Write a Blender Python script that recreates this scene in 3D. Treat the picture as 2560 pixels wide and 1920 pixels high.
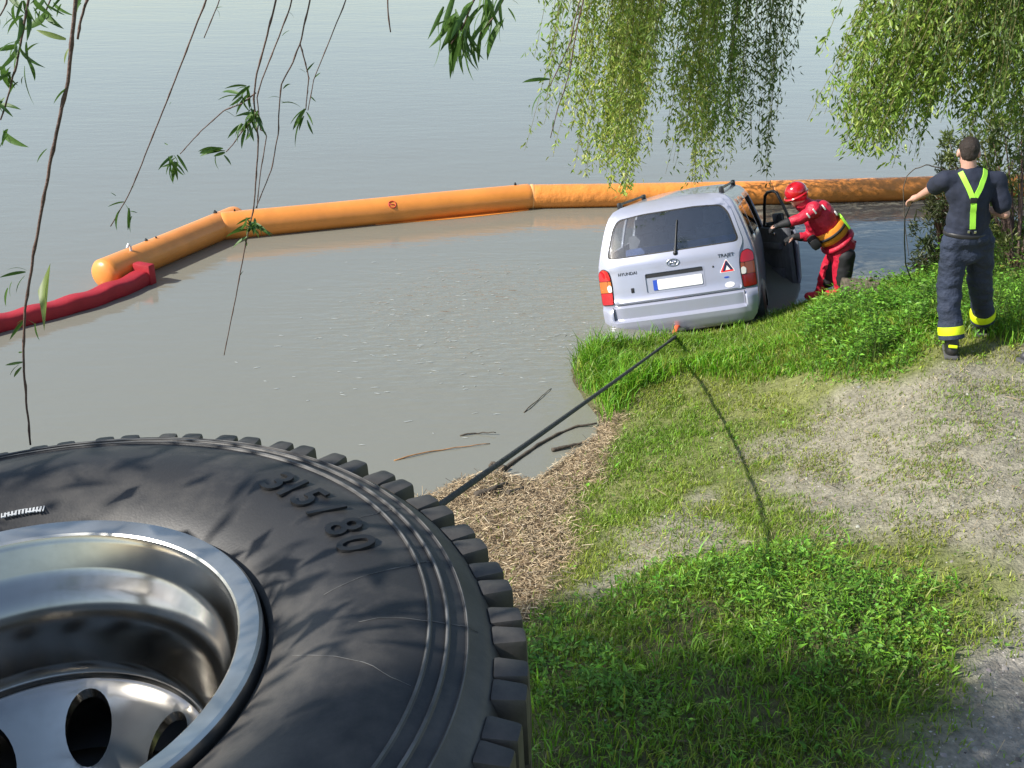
import bpy, bmesh, math, random
import numpy as np
from mathutils import Vector, Matrix, Euler, noise as mnoise
from mathutils.geometry import delaunay_2d_cdt
from mathutils.bvhtree import BVHTree

random.seed(7)
rng = np.random.default_rng(7)
SC = bpy.context.scene
for o in list(bpy.data.objects):
    bpy.data.objects.remove(o)
COL = SC.collection

# ------------------------------------------------------------------ camera, light, exposure
PITCH = math.radians(24.5)
FPX = 2900.0                       # focal length in pixels of the 2560 wide photograph
CAMH = 4.75
WATER = -0.22
cam = bpy.data.cameras.new('camera')
camo = bpy.data.objects.new('camera', cam)
COL.objects.link(camo)
camo.location = (0, 0, CAMH)
camo.rotation_euler = (math.pi / 2 - PITCH, 0, 0)
cam.sensor_width = 36
cam.lens = FPX / 2560 * 36
cam.clip_start = 0.05
cam.clip_end = 6000
SC.camera = camo

SUN_DIR = np.array([2.06, 0.62, -1.71])          # the way the light travels
SUN_DIR = SUN_DIR / np.linalg.norm(SUN_DIR)
SUN_ELEV = math.asin(-SUN_DIR[2])
SUN_AZ = math.atan2(-SUN_DIR[0], -SUN_DIR[1])     # clockwise from +Y
world = bpy.data.worlds.new('World')
SC.world = world
world.use_nodes = True
wn = world.node_tree.nodes
wl = world.node_tree.links
bg = wn['Background']
skytex = wn.new('ShaderNodeTexSky')
skytex.sky_type = 'NISHITA'
skytex.sun_disc = False
skytex.sun_elevation = SUN_ELEV
skytex.sun_rotation = SUN_AZ
skytex.air_density = 1.1
skytex.dust_density = 0.8
skytex.ozone_density = 0.4
wl.new(skytex.outputs[0], bg.inputs[0])
bg.inputs[1].default_value = 0.13
sun = bpy.data.lights.new('sun', 'SUN')
sun.energy = 5.0
sun.angle = math.radians(0.53)
sun.color = (1.0, 0.955, 0.88)
suno = bpy.data.objects.new('sun', sun)
COL.objects.link(suno)
suno.rotation_euler = Vector(SUN_DIR).to_track_quat('-Z', 'Y').to_euler()
suno.location = (-8, -6, 12)
SC.view_settings.view_transform = 'Standard'
SC.view_settings.look = 'None'
SC.view_settings.exposure = 0.5
SC.view_settings.gamma = 1.0
SC.view_settings.use_curve_mapping = False
SC.render.engine = 'CYCLES'
SC.cycles.max_bounces = 8
SC.cycles.transparent_max_bounces = 12
SC.cycles.caustics_reflective = False
SC.cycles.caustics_refractive = False

# ------------------------------------------------------------------ measuring helpers (photo pixel -> place)
CF = np.array([0, math.cos(PITCH), -math.sin(PITCH)])
CU = np.array([0, math.sin(PITCH), math.cos(PITCH)])
CR = np.array([1.0, 0, 0])
CC = np.array([0, 0, CAMH])
def ray(px, py):
    return CF + CR * ((px - 1280) / FPX) + CU * ((960 - py) / FPX)
def WZ(px, py, z):
    d = ray(px, py); return CC + d * ((z - CAMH) / d[2])
def WY(px, py, y):
    d = ray(px, py); return CC + d * (y / d[1])
def project(P):
    d = np.asarray(P) - CC; z = d @ CF
    return 1280 + FPX * (d @ CR) / z, 960 - FPX * (d @ CU) / z, z

# ------------------------------------------------------------------ mesh helpers
def vnoise(x, y, scale=1.0, seed=0):
    x = np.asarray(x) * scale + seed * 17.31; y = np.asarray(y) * scale - seed * 9.77
    xi = np.floor(x).astype(np.int64); yi = np.floor(y).astype(np.int64)
    fx = x - xi; fy = y - yi
    fx = fx * fx * (3 - 2 * fx); fy = fy * fy * (3 - 2 * fy)
    def h(a, b):
        n = (a * 374761393 + b * 668265263 + seed * 1442695) & 0x7fffffff
        n = ((n ^ (n >> 13)) * 1274126177) & 0x7fffffff
        return ((n ^ (n >> 16)) & 0xffff) / 65535.0
    return (h(xi, yi) * (1 - fx) + h(xi + 1, yi) * fx) * (1 - fy) + (h(xi, yi + 1) * (1 - fx) + h(xi + 1, yi + 1) * fx) * fy
def fbm(x, y, scale=1.0, seed=0, oct=4):
    s = 0; a = 0.5; t = 0
    for i in range(oct):
        s = s + a * vnoise(x, y, scale * 2 ** i, seed + i); t += a; a *= 0.5
    return s / t
def sstep(a, b, x):
    t = np.clip((x - a) / (b - a), 0, 1); return t * t * (3 - 2 * t)

def link(name, data, parent=None, mats=()):
    o = bpy.data.objects.new(name, data)
    COL.objects.link(o)
    if parent is not None:
        o.parent = parent
    if data is not None and mats:
        for m in (mats if isinstance(mats, (list, tuple)) else [mats]):
            data.materials.append(m)
    return o
def empty(name, loc=(0, 0, 0), parent=None):
    o = bpy.data.objects.new(name, None); COL.objects.link(o)
    o.location = loc; o.empty_display_size = 0.2
    if parent is not None: o.parent = parent
    return o
def tag(o, label=None, cat=None, group=None, kind=None):
    if label: o['label'] = label
    if cat: o['category'] = cat
    if group: o['group'] = group
    if kind: o['kind'] = kind
    return o
def np_mesh(name, verts, tris=None, quads=None, col=None, smooth=False, tri_mat=None, quad_mat=None):
    me = bpy.data.meshes.new(name)
    verts = np.asarray(verts, dtype=np.float32).reshape(-1, 3)
    parts = []; sizes = []; mi = []
    if tris is not None and len(tris):
        t = np.asarray(tris, dtype=np.int32).reshape(-1, 3); parts.append(t.ravel()); sizes.append(np.full(len(t), 3))
        mi.append(np.zeros(len(t), np.int32) if tri_mat is None else np.broadcast_to(tri_mat, len(t)).astype(np.int32))
    if quads is not None and len(quads):
        q = np.asarray(quads, dtype=np.int32).reshape(-1, 4); parts.append(q.ravel()); sizes.append(np.full(len(q), 4))
        mi.append(np.zeros(len(q), np.int32) if quad_mat is None else np.broadcast_to(quad_mat, len(q)).astype(np.int32))
    loops = np.concatenate(parts).astype(np.int32); sizes = np.concatenate(sizes).astype(np.int32); mi = np.concatenate(mi)
    me.vertices.add(len(verts)); me.vertices.foreach_set('co', verts.ravel())
    me.loops.add(len(loops)); me.loops.foreach_set('vertex_index', loops)
    me.polygons.add(len(sizes))
    me.polygons.foreach_set('loop_start', np.concatenate([[0], np.cumsum(sizes)[:-1]]).astype(np.int32))
    me.polygons.foreach_set('material_index', mi)
    if smooth: me.polygons.foreach_set('use_smooth', np.ones(len(sizes), bool))
    me.update(calc_edges=True)
    if col is not None:
        a = me.color_attributes.new('tint', 'FLOAT_COLOR', 'POINT')
        c = np.ones((len(verts), 4), np.float32); c[:, :3] = col
        a.data.foreach_set('color', c.ravel())
    me.validate(clean_customdata=False)
    return me
class MB:
    """collects shapes, then becomes one mesh"""
    def __init__(s): s.v = []; s.f = []; s.m = []; s.n = 0
    def add(s, verts, faces, mi=0):
        for f in faces: s.f.append([i + s.n for i in f]); s.m.append(mi)
        s.v += [tuple(map(float, p)) for p in verts]; s.n = len(s.v)
        return s
    def box(s, c, size, R=None, mi=0, bev=0.0):
        bm = bmesh.new(); bmesh.ops.create_cube(bm, size=1)
        for v in bm.verts: v.co = Vector((v.co.x * size[0], v.co.y * size[1], v.co.z * size[2]))
        if bev > 0: bmesh.ops.bevel(bm, geom=bm.edges[:], offset=bev, segments=2, affect='EDGES', profile=0.6)
        R = R or Matrix.Identity(3); c = Vector(c)
        bm.verts.index_update()
        s.add([R @ v.co + c for v in bm.verts], [[v.index for v in f.verts] for f in bm.faces], mi); bm.free(); return s
    def tube(s, pts, rad, seg=8, mi=0, cap=True, flat=None):
        pts = [Vector(p) for p in pts]; n = len(pts)
        rad = [rad] * n if not isinstance(rad, (list, tuple, np.ndarray)) else list(rad)
        vs = []; prev = None
        for i, p in enumerate(pts):
            t = (pts[min(i + 1, n - 1)] - pts[max(i - 1, 0)]).normalized()
            if prev is None:
                a = t.cross(Vector((0, 0, 1)) if abs(t.z) < 0.9 else Vector((1, 0, 0))).normalized()
            else:
                a = (prev - t * prev.dot(t)).normalized()
            prev = a; b = t.cross(a)
            for k in range(seg):
                th = 2 * math.pi * k / seg
                vs.append(p + a * (rad[i] * math.cos(th)) + b * (rad[i] * math.sin(th) * (flat or 1)))
        fs = []
        for i in range(n - 1):
            for k in range(seg):
                k2 = (k + 1) % seg
                fs.append([i * seg + k, i * seg + k2, (i + 1) * seg + k2, (i + 1) * seg + k])
        if cap:
            fs.append(list(range(seg))[::-1]); fs.append([(n - 1) * seg + k for k in range(seg)])
        return s.add(vs, fs, mi)
    def lathe(s, prof, seg=64, mi=0, close=False, M=None):
        """prof: (r, z); turned about z"""
        vs = []; n = len(prof)
        for k in range(seg):
            c, sn = math.cos(2 * math.pi * k / seg), math.sin(2 * math.pi * k / seg)
            for r, z in prof: vs.append(Vector((r * c, r * sn, z)))
        if M is not None: vs = [M @ v for v in vs]
        fs = []
        for k in range(seg):
            k2 = (k + 1) % seg
            for i in range(n - 1 + (1 if close else 0)):
                j = (i + 1) % n
                fs.append([k * n + i, k2 * n + i, k2 * n + j, k * n + j])
        return s.add(vs, fs, mi)
    def ellipsoid(s, c, r, seg=16, rings=10, mi=0, R=None):
        vs = []; fs = []; c = Vector(c); R = R or Matrix.Identity(3)
        for i in range(rings + 1):
            ph = math.pi * i / rings
            for k in range(seg):
                th = 2 * math.pi * k / seg
                vs.append(c + R @ Vector((r[0] * math.sin(ph) * math.cos(th), r[1] * math.sin(ph) * math.sin(th), r[2] * math.cos(ph))))
        for i in range(rings):
            for k in range(seg):
                k2 = (k + 1) % seg
                fs.append([i * seg + k, (i + 1) * seg + k, (i + 1) * seg + k2, i * seg + k2])
        return s.add(vs, fs, mi)
    def mesh(s, name, smooth=False, weld=1e-5):
        me = bpy.data.meshes.new(name); me.from_pydata(s.v, [], s.f)
        me.polygons.foreach_set('material_index', s.m)
        bm = bmesh.new(); bm.from_mesh(me)
        if weld: bmesh.ops.remove_doubles(bm, verts=bm.verts, dist=weld)
        bmesh.ops.recalc_face_normals(bm, faces=bm.faces)
        bm.to_mesh(me); bm.free()
        if smooth is not False:
            me.polygons.foreach_set('use_smooth', np.ones(len(me.polygons), bool))
            if smooth is not True: me.set_sharp_from_angle(angle=math.radians(smooth))
        me.update(); return me
    def build(s, name, mats, parent=None, smooth=False, weld=1e-5):
        return link(name, s.mesh(name, smooth, weld), parent, mats)

# ------------------------------------------------------------------ materials
def mat(name, base=(0.5, 0.5, 0.5), rough=0.5, metal=0.0, var=0.12, vscale=6.0, bump=0.0, bscale=40.0, spec=0.5,
        coat=0.0, dirt=None, dscale=3.0, damt=0.5, attr=None, transl=0.0, bdist=0.01):
    m = bpy.data.materials.new(name); m.use_nodes = True
    N = m.node_tree.nodes; L = m.node_tree.links
    p = N['Principled BSDF']
    p.inputs['Roughness'].default_value = rough; p.inputs['Metallic'].default_value = metal
    p.inputs['Specular IOR Level'].default_value = spec; p.inputs['Coat Weight'].default_value = coat
    tc = N.new('ShaderNodeTexCoord')
    nz = N.new('ShaderNodeTexNoise'); nz.inputs['Scale'].default_value = vscale; nz.inputs['Detail'].default_value = 5
    L.new(tc.outputs['Object'], nz.inputs['Vector'])
    mr = N.new('ShaderNodeMapRange'); mr.inputs[1].default_value = 0.3; mr.inputs[2].default_value = 0.7
    mr.inputs[3].default_value = 1 - var; mr.inputs[4].default_value = 1 + var
    L.new(nz.outputs[0], mr.inputs[0])
    mul = N.new('ShaderNodeVectorMath'); mul.operation = 'SCALE'
    if attr:
        at = N.new('ShaderNodeAttribute'); at.attribute_name = attr; L.new(at.outputs['Color'], mul.inputs[0])
    else:
        mul.inputs[0].default_value = base
    L.new(mr.outputs[0], mul.inputs['Scale'])
    out = mul.outputs[0]
    if dirt is not None:
        n2 = N.new('ShaderNodeTexNoise'); n2.inputs['Scale'].default_value = dscale; n2.inputs['Detail'].default_value = 8
        n2.inputs['Roughness'].default_value = 0.65
        L.new(tc.outputs['Object'], n2.inputs['Vector'])
        r2 = N.new('ShaderNodeMapRange'); r2.inputs[1].default_value = 0.45; r2.inputs[2].default_value = 0.75
        r2.inputs[3].default_value = 0; r2.inputs[4].default_value = damt
        L.new(n2.outputs[0], r2.inputs[0])
        mx = N.new('ShaderNodeMix'); mx.data_type = 'RGBA'
        L.new(r2.outputs[0], mx.inputs[0]); L.new(out, mx.inputs[6]); mx.inputs[7].default_value = (*dirt, 1)
        out = mx.outputs[2]
    L.new(out, p.inputs['Base Color'])
    if bump > 0:
        n3 = N.new('ShaderNodeTexNoise'); n3.inputs['Scale'].default_value = bscale; n3.inputs['Detail'].default_value = 4
        L.new(tc.outputs['Object'], n3.inputs['Vector'])
        b = N.new('ShaderNodeBump'); b.inputs['Strength'].default_value = bump; b.inputs['Distance'].default_value = bdist
        L.new(n3.outputs[0], b.inputs['Height']); L.new(b.outputs[0], p.inputs['Normal'])
    if transl > 0:
        tr = N.new('ShaderNodeBsdfTranslucent'); L.new(out, tr.inputs['Color'])
        ms = N.new('ShaderNodeMixShader'); ms.inputs[0].default_value = transl
        L.new(p.outputs[0], ms.inputs[1]); L.new(tr.outputs[0], ms.inputs[2])
        L.new(ms.outputs[0], N['Material Output'].inputs[0])
    return m
def glass_mat(name, tint=(0.5, 0.55, 0.55), refl=0.12, rough=0.02):
    m = bpy.data.materials.new(name); m.use_nodes = True
    N = m.node_tree.nodes; L = m.node_tree.links; N.remove(N['Principled BSDF'])
    t = N.new('ShaderNodeBsdfTransparent'); t.inputs[0].default_value = (*tint, 1)
    g = N.new('ShaderNodeBsdfGlossy'); g.inputs['Roughness'].default_value = rough
    lw_ = N.new('ShaderNodeLayerWeight'); lw_.inputs[0].default_value = 0.5
    fr = N.new('ShaderNodeMath'); fr.operation = 'POWER'; fr.inputs[1].default_value = 4.0; L.new(lw_.outputs['Facing'], fr.inputs[0])
    ad = N.new('ShaderNodeMath'); ad.operation = 'ADD'; ad.inputs[1].default_value = refl; ad.use_clamp = True
    L.new(fr.outputs[0], ad.inputs[0])
    ms = N.new('ShaderNodeMixShader'); L.new(ad.outputs[0], ms.inputs[0])
    L.new(t.outputs[0], ms.inputs[1]); L.new(g.outputs[0], ms.inputs[2])
    L.new(ms.outputs[0], N['Material Output'].inputs[0])
    return m
M = {}
M['silver'] = mat('silver_paint', (0.385, 0.40, 0.495), 0.30, 0.35, 0.03, 3, 0, coat=0.6, dirt=(0.35, 0.33, 0.30), dscale=2.5, damt=0.25)
M['black_plastic'] = mat('black_plastic', (0.018, 0.018, 0.02), 0.45, 0, 0.15)
M['black_rubber_seal'] = mat('black_seal', (0.012, 0.012, 0.012), 0.6)
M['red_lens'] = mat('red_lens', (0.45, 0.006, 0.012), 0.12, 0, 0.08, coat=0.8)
M['lower_red_lens'] = mat('lower_red_lens', (0.22, 0.004, 0.006), 0.12, 0, 0.08, coat=0.8)  # darker copy of the red lens, shade painted in for the right light
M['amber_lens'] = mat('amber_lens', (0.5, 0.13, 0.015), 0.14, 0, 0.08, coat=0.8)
M['amber_shaded_lens'] = mat('amber_shaded_lens', (0.28, 0.06, 0.012), 0.14, 0, 0.1, coat=0.8)  # amber with the right light's shade painted into the colour
M['white_lens'] = mat('white_lens', (0.75, 0.72, 0.66), 0.14, 0, 0.05, coat=0.8)
M['plate_white'] = mat('plate_white', (0.82, 0.82, 0.8), 0.4, 0, 0.04)
M['plate_blue'] = mat('plate_blue', (0.02, 0.07, 0.42), 0.4, 0, 0.05)
M['chrome'] = mat('chrome', (0.75, 0.75, 0.77), 0.15, 1.0, 0.03)
M['sticker_red'] = mat('sticker_red', (0.75, 0.03, 0.03), 0.45, 0, 0.05)
M['sticker_white'] = mat('sticker_white', (0.75, 0.75, 0.75), 0.45, 0, 0.05)
M['sticker_dark'] = mat('sticker_dark', (0.012, 0.016, 0.05), 0.45, 0, 0.05)
M['interior'] = mat('car_interior_cloth', (0.11, 0.115, 0.13), 0.9, 0, 0.2, 12)
M['interior_blue'] = mat('car_blue_cloth', (0.05, 0.08, 0.20), 0.9, 0, 0.2, 12)
M['interior_light'] = mat('car_light_trim', (0.28, 0.28, 0.27), 0.8, 0, 0.1, 12)
M['car_glass'] = glass_mat('car_glass', (0.92, 0.94, 0.94), 0.13)
M['tyre'] = mat('tyre_rubber', (0.024, 0.0235, 0.024), 0.52, 0, 0.25, 5, 0.12, 300, dirt=(0.15, 0.135, 0.115), dscale=5, damt=0.55, bdist=0.002)
M['tyre_clean'] = mat('tyre_lettering_rubber', (0.009, 0.009, 0.010), 0.45, 0, 0.1)
M['tyre_scuff'] = mat('tyre_worn_ridge', (0.10, 0.10, 0.098), 0.7, 0, 0.4, 25)
M['white_print'] = mat('white_print', (0.55, 0.56, 0.56), 0.6, 0, 0.2, 60)
M['alu'] = mat('polished_aluminium', (0.43, 0.41, 0.375), 0.17, 1.0, 0.18, 5, 0.0, 220, dirt=(0.20, 0.19, 0.16), dscale=9, damt=0.5)
M['alu_brushed'] = mat('brushed_flange', (0.54, 0.53, 0.49), 0.38, 1.0, 0.22, 14, 0)
M['truck_red'] = mat('truck_red_paint', (0.42, 0.018, 0.014), 0.3, 0, 0.06, 2, coat=0.5)
M['deck_grey'] = mat('deck_grey', (0.22, 0.23, 0.24), 0.5, 0.3, 0.2, 8)
M['rope'] = mat('rope_dark', (0.045, 0.047, 0.045), 0.8, 0, 0.35, 60, 0.6, 150)
M['steel'] = mat('galvanised_steel', (0.45, 0.45, 0.45), 0.4, 0.9, 0.15)
M['strap_orange'] = mat('strap_orange', (0.75, 0.13, 0.05), 0.7, 0, 0.15)
M['boom'] = mat('boom_orange', (0.79, 0.285, 0.058), 0.33, 0, 0.06, 4, 0.25, 7, dirt=(0.45, 0.16, 0.04), dscale=2.2, damt=0.35)
M['boom_wrinkled'] = mat('boom_orange_wrinkled', (0.80, 0.29, 0.06), 0.36, 0, 0.06, 4, 0.6, 9, dirt=(0.50, 0.17, 0.04), dscale=3.2, damt=0.35, bdist=0.03)
M['boom_pale'] = mat('boom_pale_cap', (0.86, 0.42, 0.16), 0.45, 0, 0.06, 4)
M['boom_red'] = mat('boom_red_fabric', (0.36, 0.012, 0.022), 0.65, 0, 0.15, 6, 0.3, 30)
M['boom_print'] = mat('boom_red_print', (0.55, 0.05, 0.04), 0.6, 0, 0.1)
M['navy'] = mat('navy_cloth', (0.014, 0.019, 0.038), 0.85, 0, 0.18, 14, 0.35, 30)
M['navy_trousers'] = mat('navy_trousers_cloth', (0.019, 0.028, 0.054), 0.8, 0, 0.25, 7, 0.8, 13, bdist=0.04)
M['lime'] = mat('lime_webbing', (0.36, 0.78, 0.06), 0.6, 0, 0.06)
M['hivis'] = mat('hivis_yellow', (0.72, 0.88, 0.01), 0.6, 0, 0.05)
M['skin'] = mat('skin', (0.52, 0.29, 0.22), 0.55, 0, 0.08, 20)
M['hair'] = mat('dark_hair', (0.022, 0.013, 0.009), 0.6, 0, 0.4, 90, 0.8, 220)
M['boot'] = mat('black_boot', (0.018, 0.018, 0.018), 0.4, 0, 0.2)
M['boot_grey'] = mat('boot_grey_sole', (0.09, 0.09, 0.09), 0.7, 0, 0.2)
M['red_suit'] = mat('red_drysuit', (0.52, 0.012, 0.04), 0.55, 0, 0.12, 12, 0.6, 26, bdist=0.02)
M['red_shell'] = mat('red_helmet', (0.5, 0.006, 0.015), 0.16, 0, 0.04, coat=0.9)
M['suit_black'] = mat('black_suit_panel', (0.012, 0.012, 0.014), 0.7, 0, 0.2)
M['vest_orange'] = mat('vest_orange', (0.80, 0.27, 0.02), 0.65, 0, 0.15, 14)
M['reflective'] = mat('reflective_grey', (0.72, 0.72, 0.72), 0.35, 0.2, 0.06)
M['bark'] = mat('willow_bark', (0.16, 0.125, 0.09), 0.9, 0, 0.35, 9, 0.8, 30, bdist=0.02)
M['log_bark'] = mat('log_bark', (0.11, 0.09, 0.065), 0.9, 0, 0.45, 14, 0.9, 40, bdist=0.02)
M['log_end'] = mat('log_end_wood', (0.33, 0.24, 0.14), 0.85, 0, 0.25, 25)
M['dead_wood'] = mat('dead_wood', (0.085, 0.068, 0.05), 0.9, 0, 0.35, 14, 0.5, 60)
M['brown_branch'] = mat('brown_branch', (0.36, 0.18, 0.07), 0.85, 0, 0.3, 14)
M['twig'] = mat('willow_twig', (0.11, 0.065, 0.05), 0.6, 0, 0.3, 30, 0.3, 150)
M['twig_green'] = mat('willow_shoot', (0.16, 0.14, 0.05), 0.6, 0, 0.3, 30)
M['leaf'] = mat('willow_leaf', rough=0.42, var=0.12, vscale=30, attr='tint', transl=0.38)
M['leaf_near'] = mat('willow_leaf_near', (0.075, 0.155, 0.028), 0.4, 0, 0.3, 25, 0.15, 120, transl=0.35)
M['leaf_pale'] = mat('willow_leaf_pale', (0.20, 0.27, 0.07), 0.45, 0, 0.25, 25, transl=0.4)
M['grass'] = mat('grass_blades', rough=0.5, var=0.15, vscale=8, attr='tint', transl=0.32)
M['straw'] = mat('straw', rough=0.75, var=0.15, vscale=20, attr='tint')
M['shoe'] = mat('dark_shoe', (0.05, 0.05, 0.055), 0.5, 0, 0.2)
# ------------------------------------------------------------------ the lake shore: terrain and water
SHORE_PX = [(1080, 1235), (1150, 1195), (1240, 1180), (1335, 1205), (1405, 1150), (1482, 1090), (1498, 1045), (1450, 1000), (1420, 925), (1436, 885), (1500, 862), (1600, 842), (1700, 838), (1850, 815), (1930, 790), (1985, 760), (2050, 730), (2150, 715), (2250, 690), (2320, 665), (2390, 620), (2560, 540)]
SHORE = [(-400, -2), (-60, 4.0), (-12, 6.3), (-4, 7.4), (-1.6, 8.0)] + [tuple(WZ(x, y, WATER)[:2]) for x, y in SHORE_PX] + [(11, 21), (22, 28), (90, 50), (500, 140)]
LANDPOLY = np.array(SHORE + [(500, -500), (-400, -500)])
SH = np.array(SHORE)
def in_poly(x, y, poly):
    poly = np.asarray(poly); ins = np.zeros(np.shape(x), bool); n = len(poly)
    for i in range(n):
        x1, y1 = poly[i]; x2, y2 = poly[(i + 1) % n]
        c = ((y1 > y) != (y2 > y))
        with np.errstate(divide='ignore', invalid='ignore'):
            c &= x < (x2 - x1) * (y - y1) / (y2 - y1) + x1
        ins ^= c
    return ins
def seg_dist(x, y, pts):
    d = np.full(np.shape(x), 1e9)
    for (x1, y1), (x2, y2) in zip(pts[:-1], pts[1:]):
        dx, dy = x2 - x1, y2 - y1; L2 = dx * dx + dy * dy + 1e-12
        t = np.clip(((x - x1) * dx + (y - y1) * dy) / L2, 0, 1)
        d = np.minimum(d, np.hypot(x - x1 - t * dx, y - y1 - t * dy))
    return d
def shore_d(x, y):
    x = np.asarray(x, float); y = np.asarray(y, float)
    d = seg_dist(x, y, SH)
    return np.where(in_poly(x, y, LANDPOLY), d, -d)
def ground_z(x, y):
    x = np.asarray(x, float); y = np.asarray(y, float)
    d = shore_d(x, y) + 0.10 * (fbm(x, y, 2.2, 3) - 0.5)
    z = np.interp(d, [-40, -3.0, -1.2, -0.35, 0, 0.25, 0.6, 1.2, 2.0, 3.0, 4.2, 6, 60], [-6.0, -2.4, -1.35, -0.42, -0.23, -0.13, -0.05, 0.10, 0.36, 0.68, 0.92, 0.98, 1.1])
    zr = np.interp(d, [-40, -3.0, -1.2, -0.35, 0, 0.25, 0.6, 1.2, 2.0, 3.0, 4.2, 6, 60], [-6.0, -2.4, -1.35, -0.42, -0.23, -0.12, 0.03, 0.24, 0.58, 0.90, 0.97, 1.0, 1.1])
    kx = sstep(2.4, 3.6, x)
    z = z * (1 - kx) + zr * kx
    # the straw flat at the left of the grass lies lower
    flat = sstep(1.3, 0.3, x) * sstep(10.2, 9.2, y) * sstep(4.5, 6.5, y) * (d > 0)
    z = np.where(d > 0, z - flat * np.maximum(0, z - 0.02) * 0.35, z)
    z0 = z; z = z - 0.24 * np.exp(-((x - 1.80) / 0.55) ** 2 - ((y - 11.55) / 0.60) ** 2)
    z = np.where(d > 0.12, np.maximum(z, np.minimum(z0, WATER + 0.06)), z)
    return z + (fbm(x, y, 1.4, 11) - 0.5) * 0.07 * (d > 0.1) + (fbm(x, y, 7, 5, 3) - 0.5) * 0.035 * (d > 0.15)
def GR(px, py):
    """where the line of sight through a pixel meets the ground (or the water)"""
    d = ray(px, py); ts = np.linspace(2.0, 40, 2000)
    P = CC + ts[:, None] * d
    g = np.maximum(ground_z(P[:, 0], P[:, 1]), WATER)
    k = np.argmax(P[:, 2] <= g)
    return P[k]
def zone(px_poly):
    return np.array([GR(*p)[:2] for p in px_poly])
def zmask(x, y, poly, soft=0.25, jit=0.3, seed=1):
    d = seg_dist(x, y, np.vstack([poly, poly[:1]])); d = np.where(in_poly(x, y, poly), d, -d)
    d = d + jit * (fbm(x, y, 2.0, seed) - 0.5) * 2
    return sstep(-soft, soft, d)
Z_TALL = zone([(1425, 905), (1500, 868), (1640, 846), (1760, 846), (1900, 812), (1960, 780), (2110, 740), (2110, 900), (1900, 950), (1700, 930), (1580, 985), (1520, 1050), (1500, 1010), (1440, 960)])
Z_WEED = zone([(2000, 800), (2080, 752), (2200, 715), (2340, 690), (2390, 800), (2350, 860), (2250, 930), (2050, 940), (1980, 900)])
Z_BACK = zone([(2330, 690), (2420, 640), (2680, 560), (2680, 840), (2520, 860), (2420, 830)])
Z_BARE = zone([(1880, 1110), (2150, 985), (2350, 930), (2760, 880), (2760, 1420), (2560, 1440), (2330, 1370), (2150, 1345), (2010, 1320), (1900, 1230)])
Z_BARE2 = zone([(1560, 1290), (1750, 1250), (1880, 1300), (1830, 1380), (1650, 1440), (1500, 1500), (1440, 1480)])
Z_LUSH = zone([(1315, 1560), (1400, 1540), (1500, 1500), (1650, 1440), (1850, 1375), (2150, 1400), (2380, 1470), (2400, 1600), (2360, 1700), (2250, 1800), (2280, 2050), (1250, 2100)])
Z_PATH = zone([(2470, 1590), (2560, 1500), (2760, 1450), (2760, 2060), (2200, 2060), (2290, 1850), (2420, 1720)])
Z_STRAW = zone([(1000, 1290), (1080, 1215), (1150, 1180), (1240, 1165), (1335, 1190), (1405, 1140), (1482, 1085), (1500, 1030), (1545, 1060), (1520, 1150), (1440, 1250), (1400, 1400), (1390, 1530), (1290, 1580), (1230, 1500), (1150, 1400)])
def terrain_tint(x, y, d):
    bare = np.array([0.255, 0.235, 0.178]); under = np.array([0.105, 0.135, 0.035]); dry = np.array([0.215, 0.215, 0.085])
    path = np.array([0.25, 0.23, 0.195]); straw = np.array([0.16, 0.11, 0.06]); mud = np.array([0.085, 0.07, 0.045])
    n = fbm(x, y, 1.7, 21)[:, None]
    c = under * (1 - n) + dry * n
    mb = np.maximum(zmask(x, y, Z_BARE, 0.35, 0.5, 4), 0.9 * zmask(x, y, Z_BARE2, 0.2, 0.35, 6))[:, None]
    c = c * (1 - mb) + bare * mb
    ms = zmask(x, y, Z_STRAW, 0.15, 0.2, 8)[:, None]; c = c * (1 - ms) + straw * ms
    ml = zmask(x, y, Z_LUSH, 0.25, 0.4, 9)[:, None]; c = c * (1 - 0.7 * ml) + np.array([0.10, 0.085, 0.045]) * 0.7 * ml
    mp = zmask(x, y, Z_PATH, 0.2, 0.25, 10)[:, None]; c = c * (1 - mp) + path * mp
    mm = sstep(0.16, -0.02, d)[:, None]; c = c * (1 - mm) + mud * mm
    return c * (0.75 + 0.5 * fbm(x, y, 9, 31, 3)[:, None])
def axis(lo, a, b, hi, step):
    fine = np.arange(a, b, step)
    out = b + (np.geomspace(1, 1 + (hi - b), 26) - 1); inn = a - (np.geomspace(1, 1 + (a - lo), 26) - 1)[::-1]
    return np.unique(np.concatenate([inn, fine, out]).round(4))
gx = axis(-1500, -2.2, 7.6, 1500, 0.05); gy = axis(-1200, 3.2, 16.2, 1500, 0.05)
X, Y = np.meshgrid(gx, gy); xf, yf = X.ravel(), Y.ravel()
zf = ground_z(xf, yf); df = shore_d(xf, yf)
nx, ny = len(gx), len(gy)
ii = (np.arange(ny - 1)[:, None] * nx + np.arange(nx - 1)[None, :]).ravel()
quads = np.stack([ii, ii + 1, ii + nx + 1, ii + nx], 1)
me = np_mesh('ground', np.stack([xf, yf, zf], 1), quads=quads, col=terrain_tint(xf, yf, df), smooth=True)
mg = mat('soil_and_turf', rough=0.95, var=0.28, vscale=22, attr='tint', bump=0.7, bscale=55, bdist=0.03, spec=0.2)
tag(link('ground', me, None, mg), kind='structure')

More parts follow.
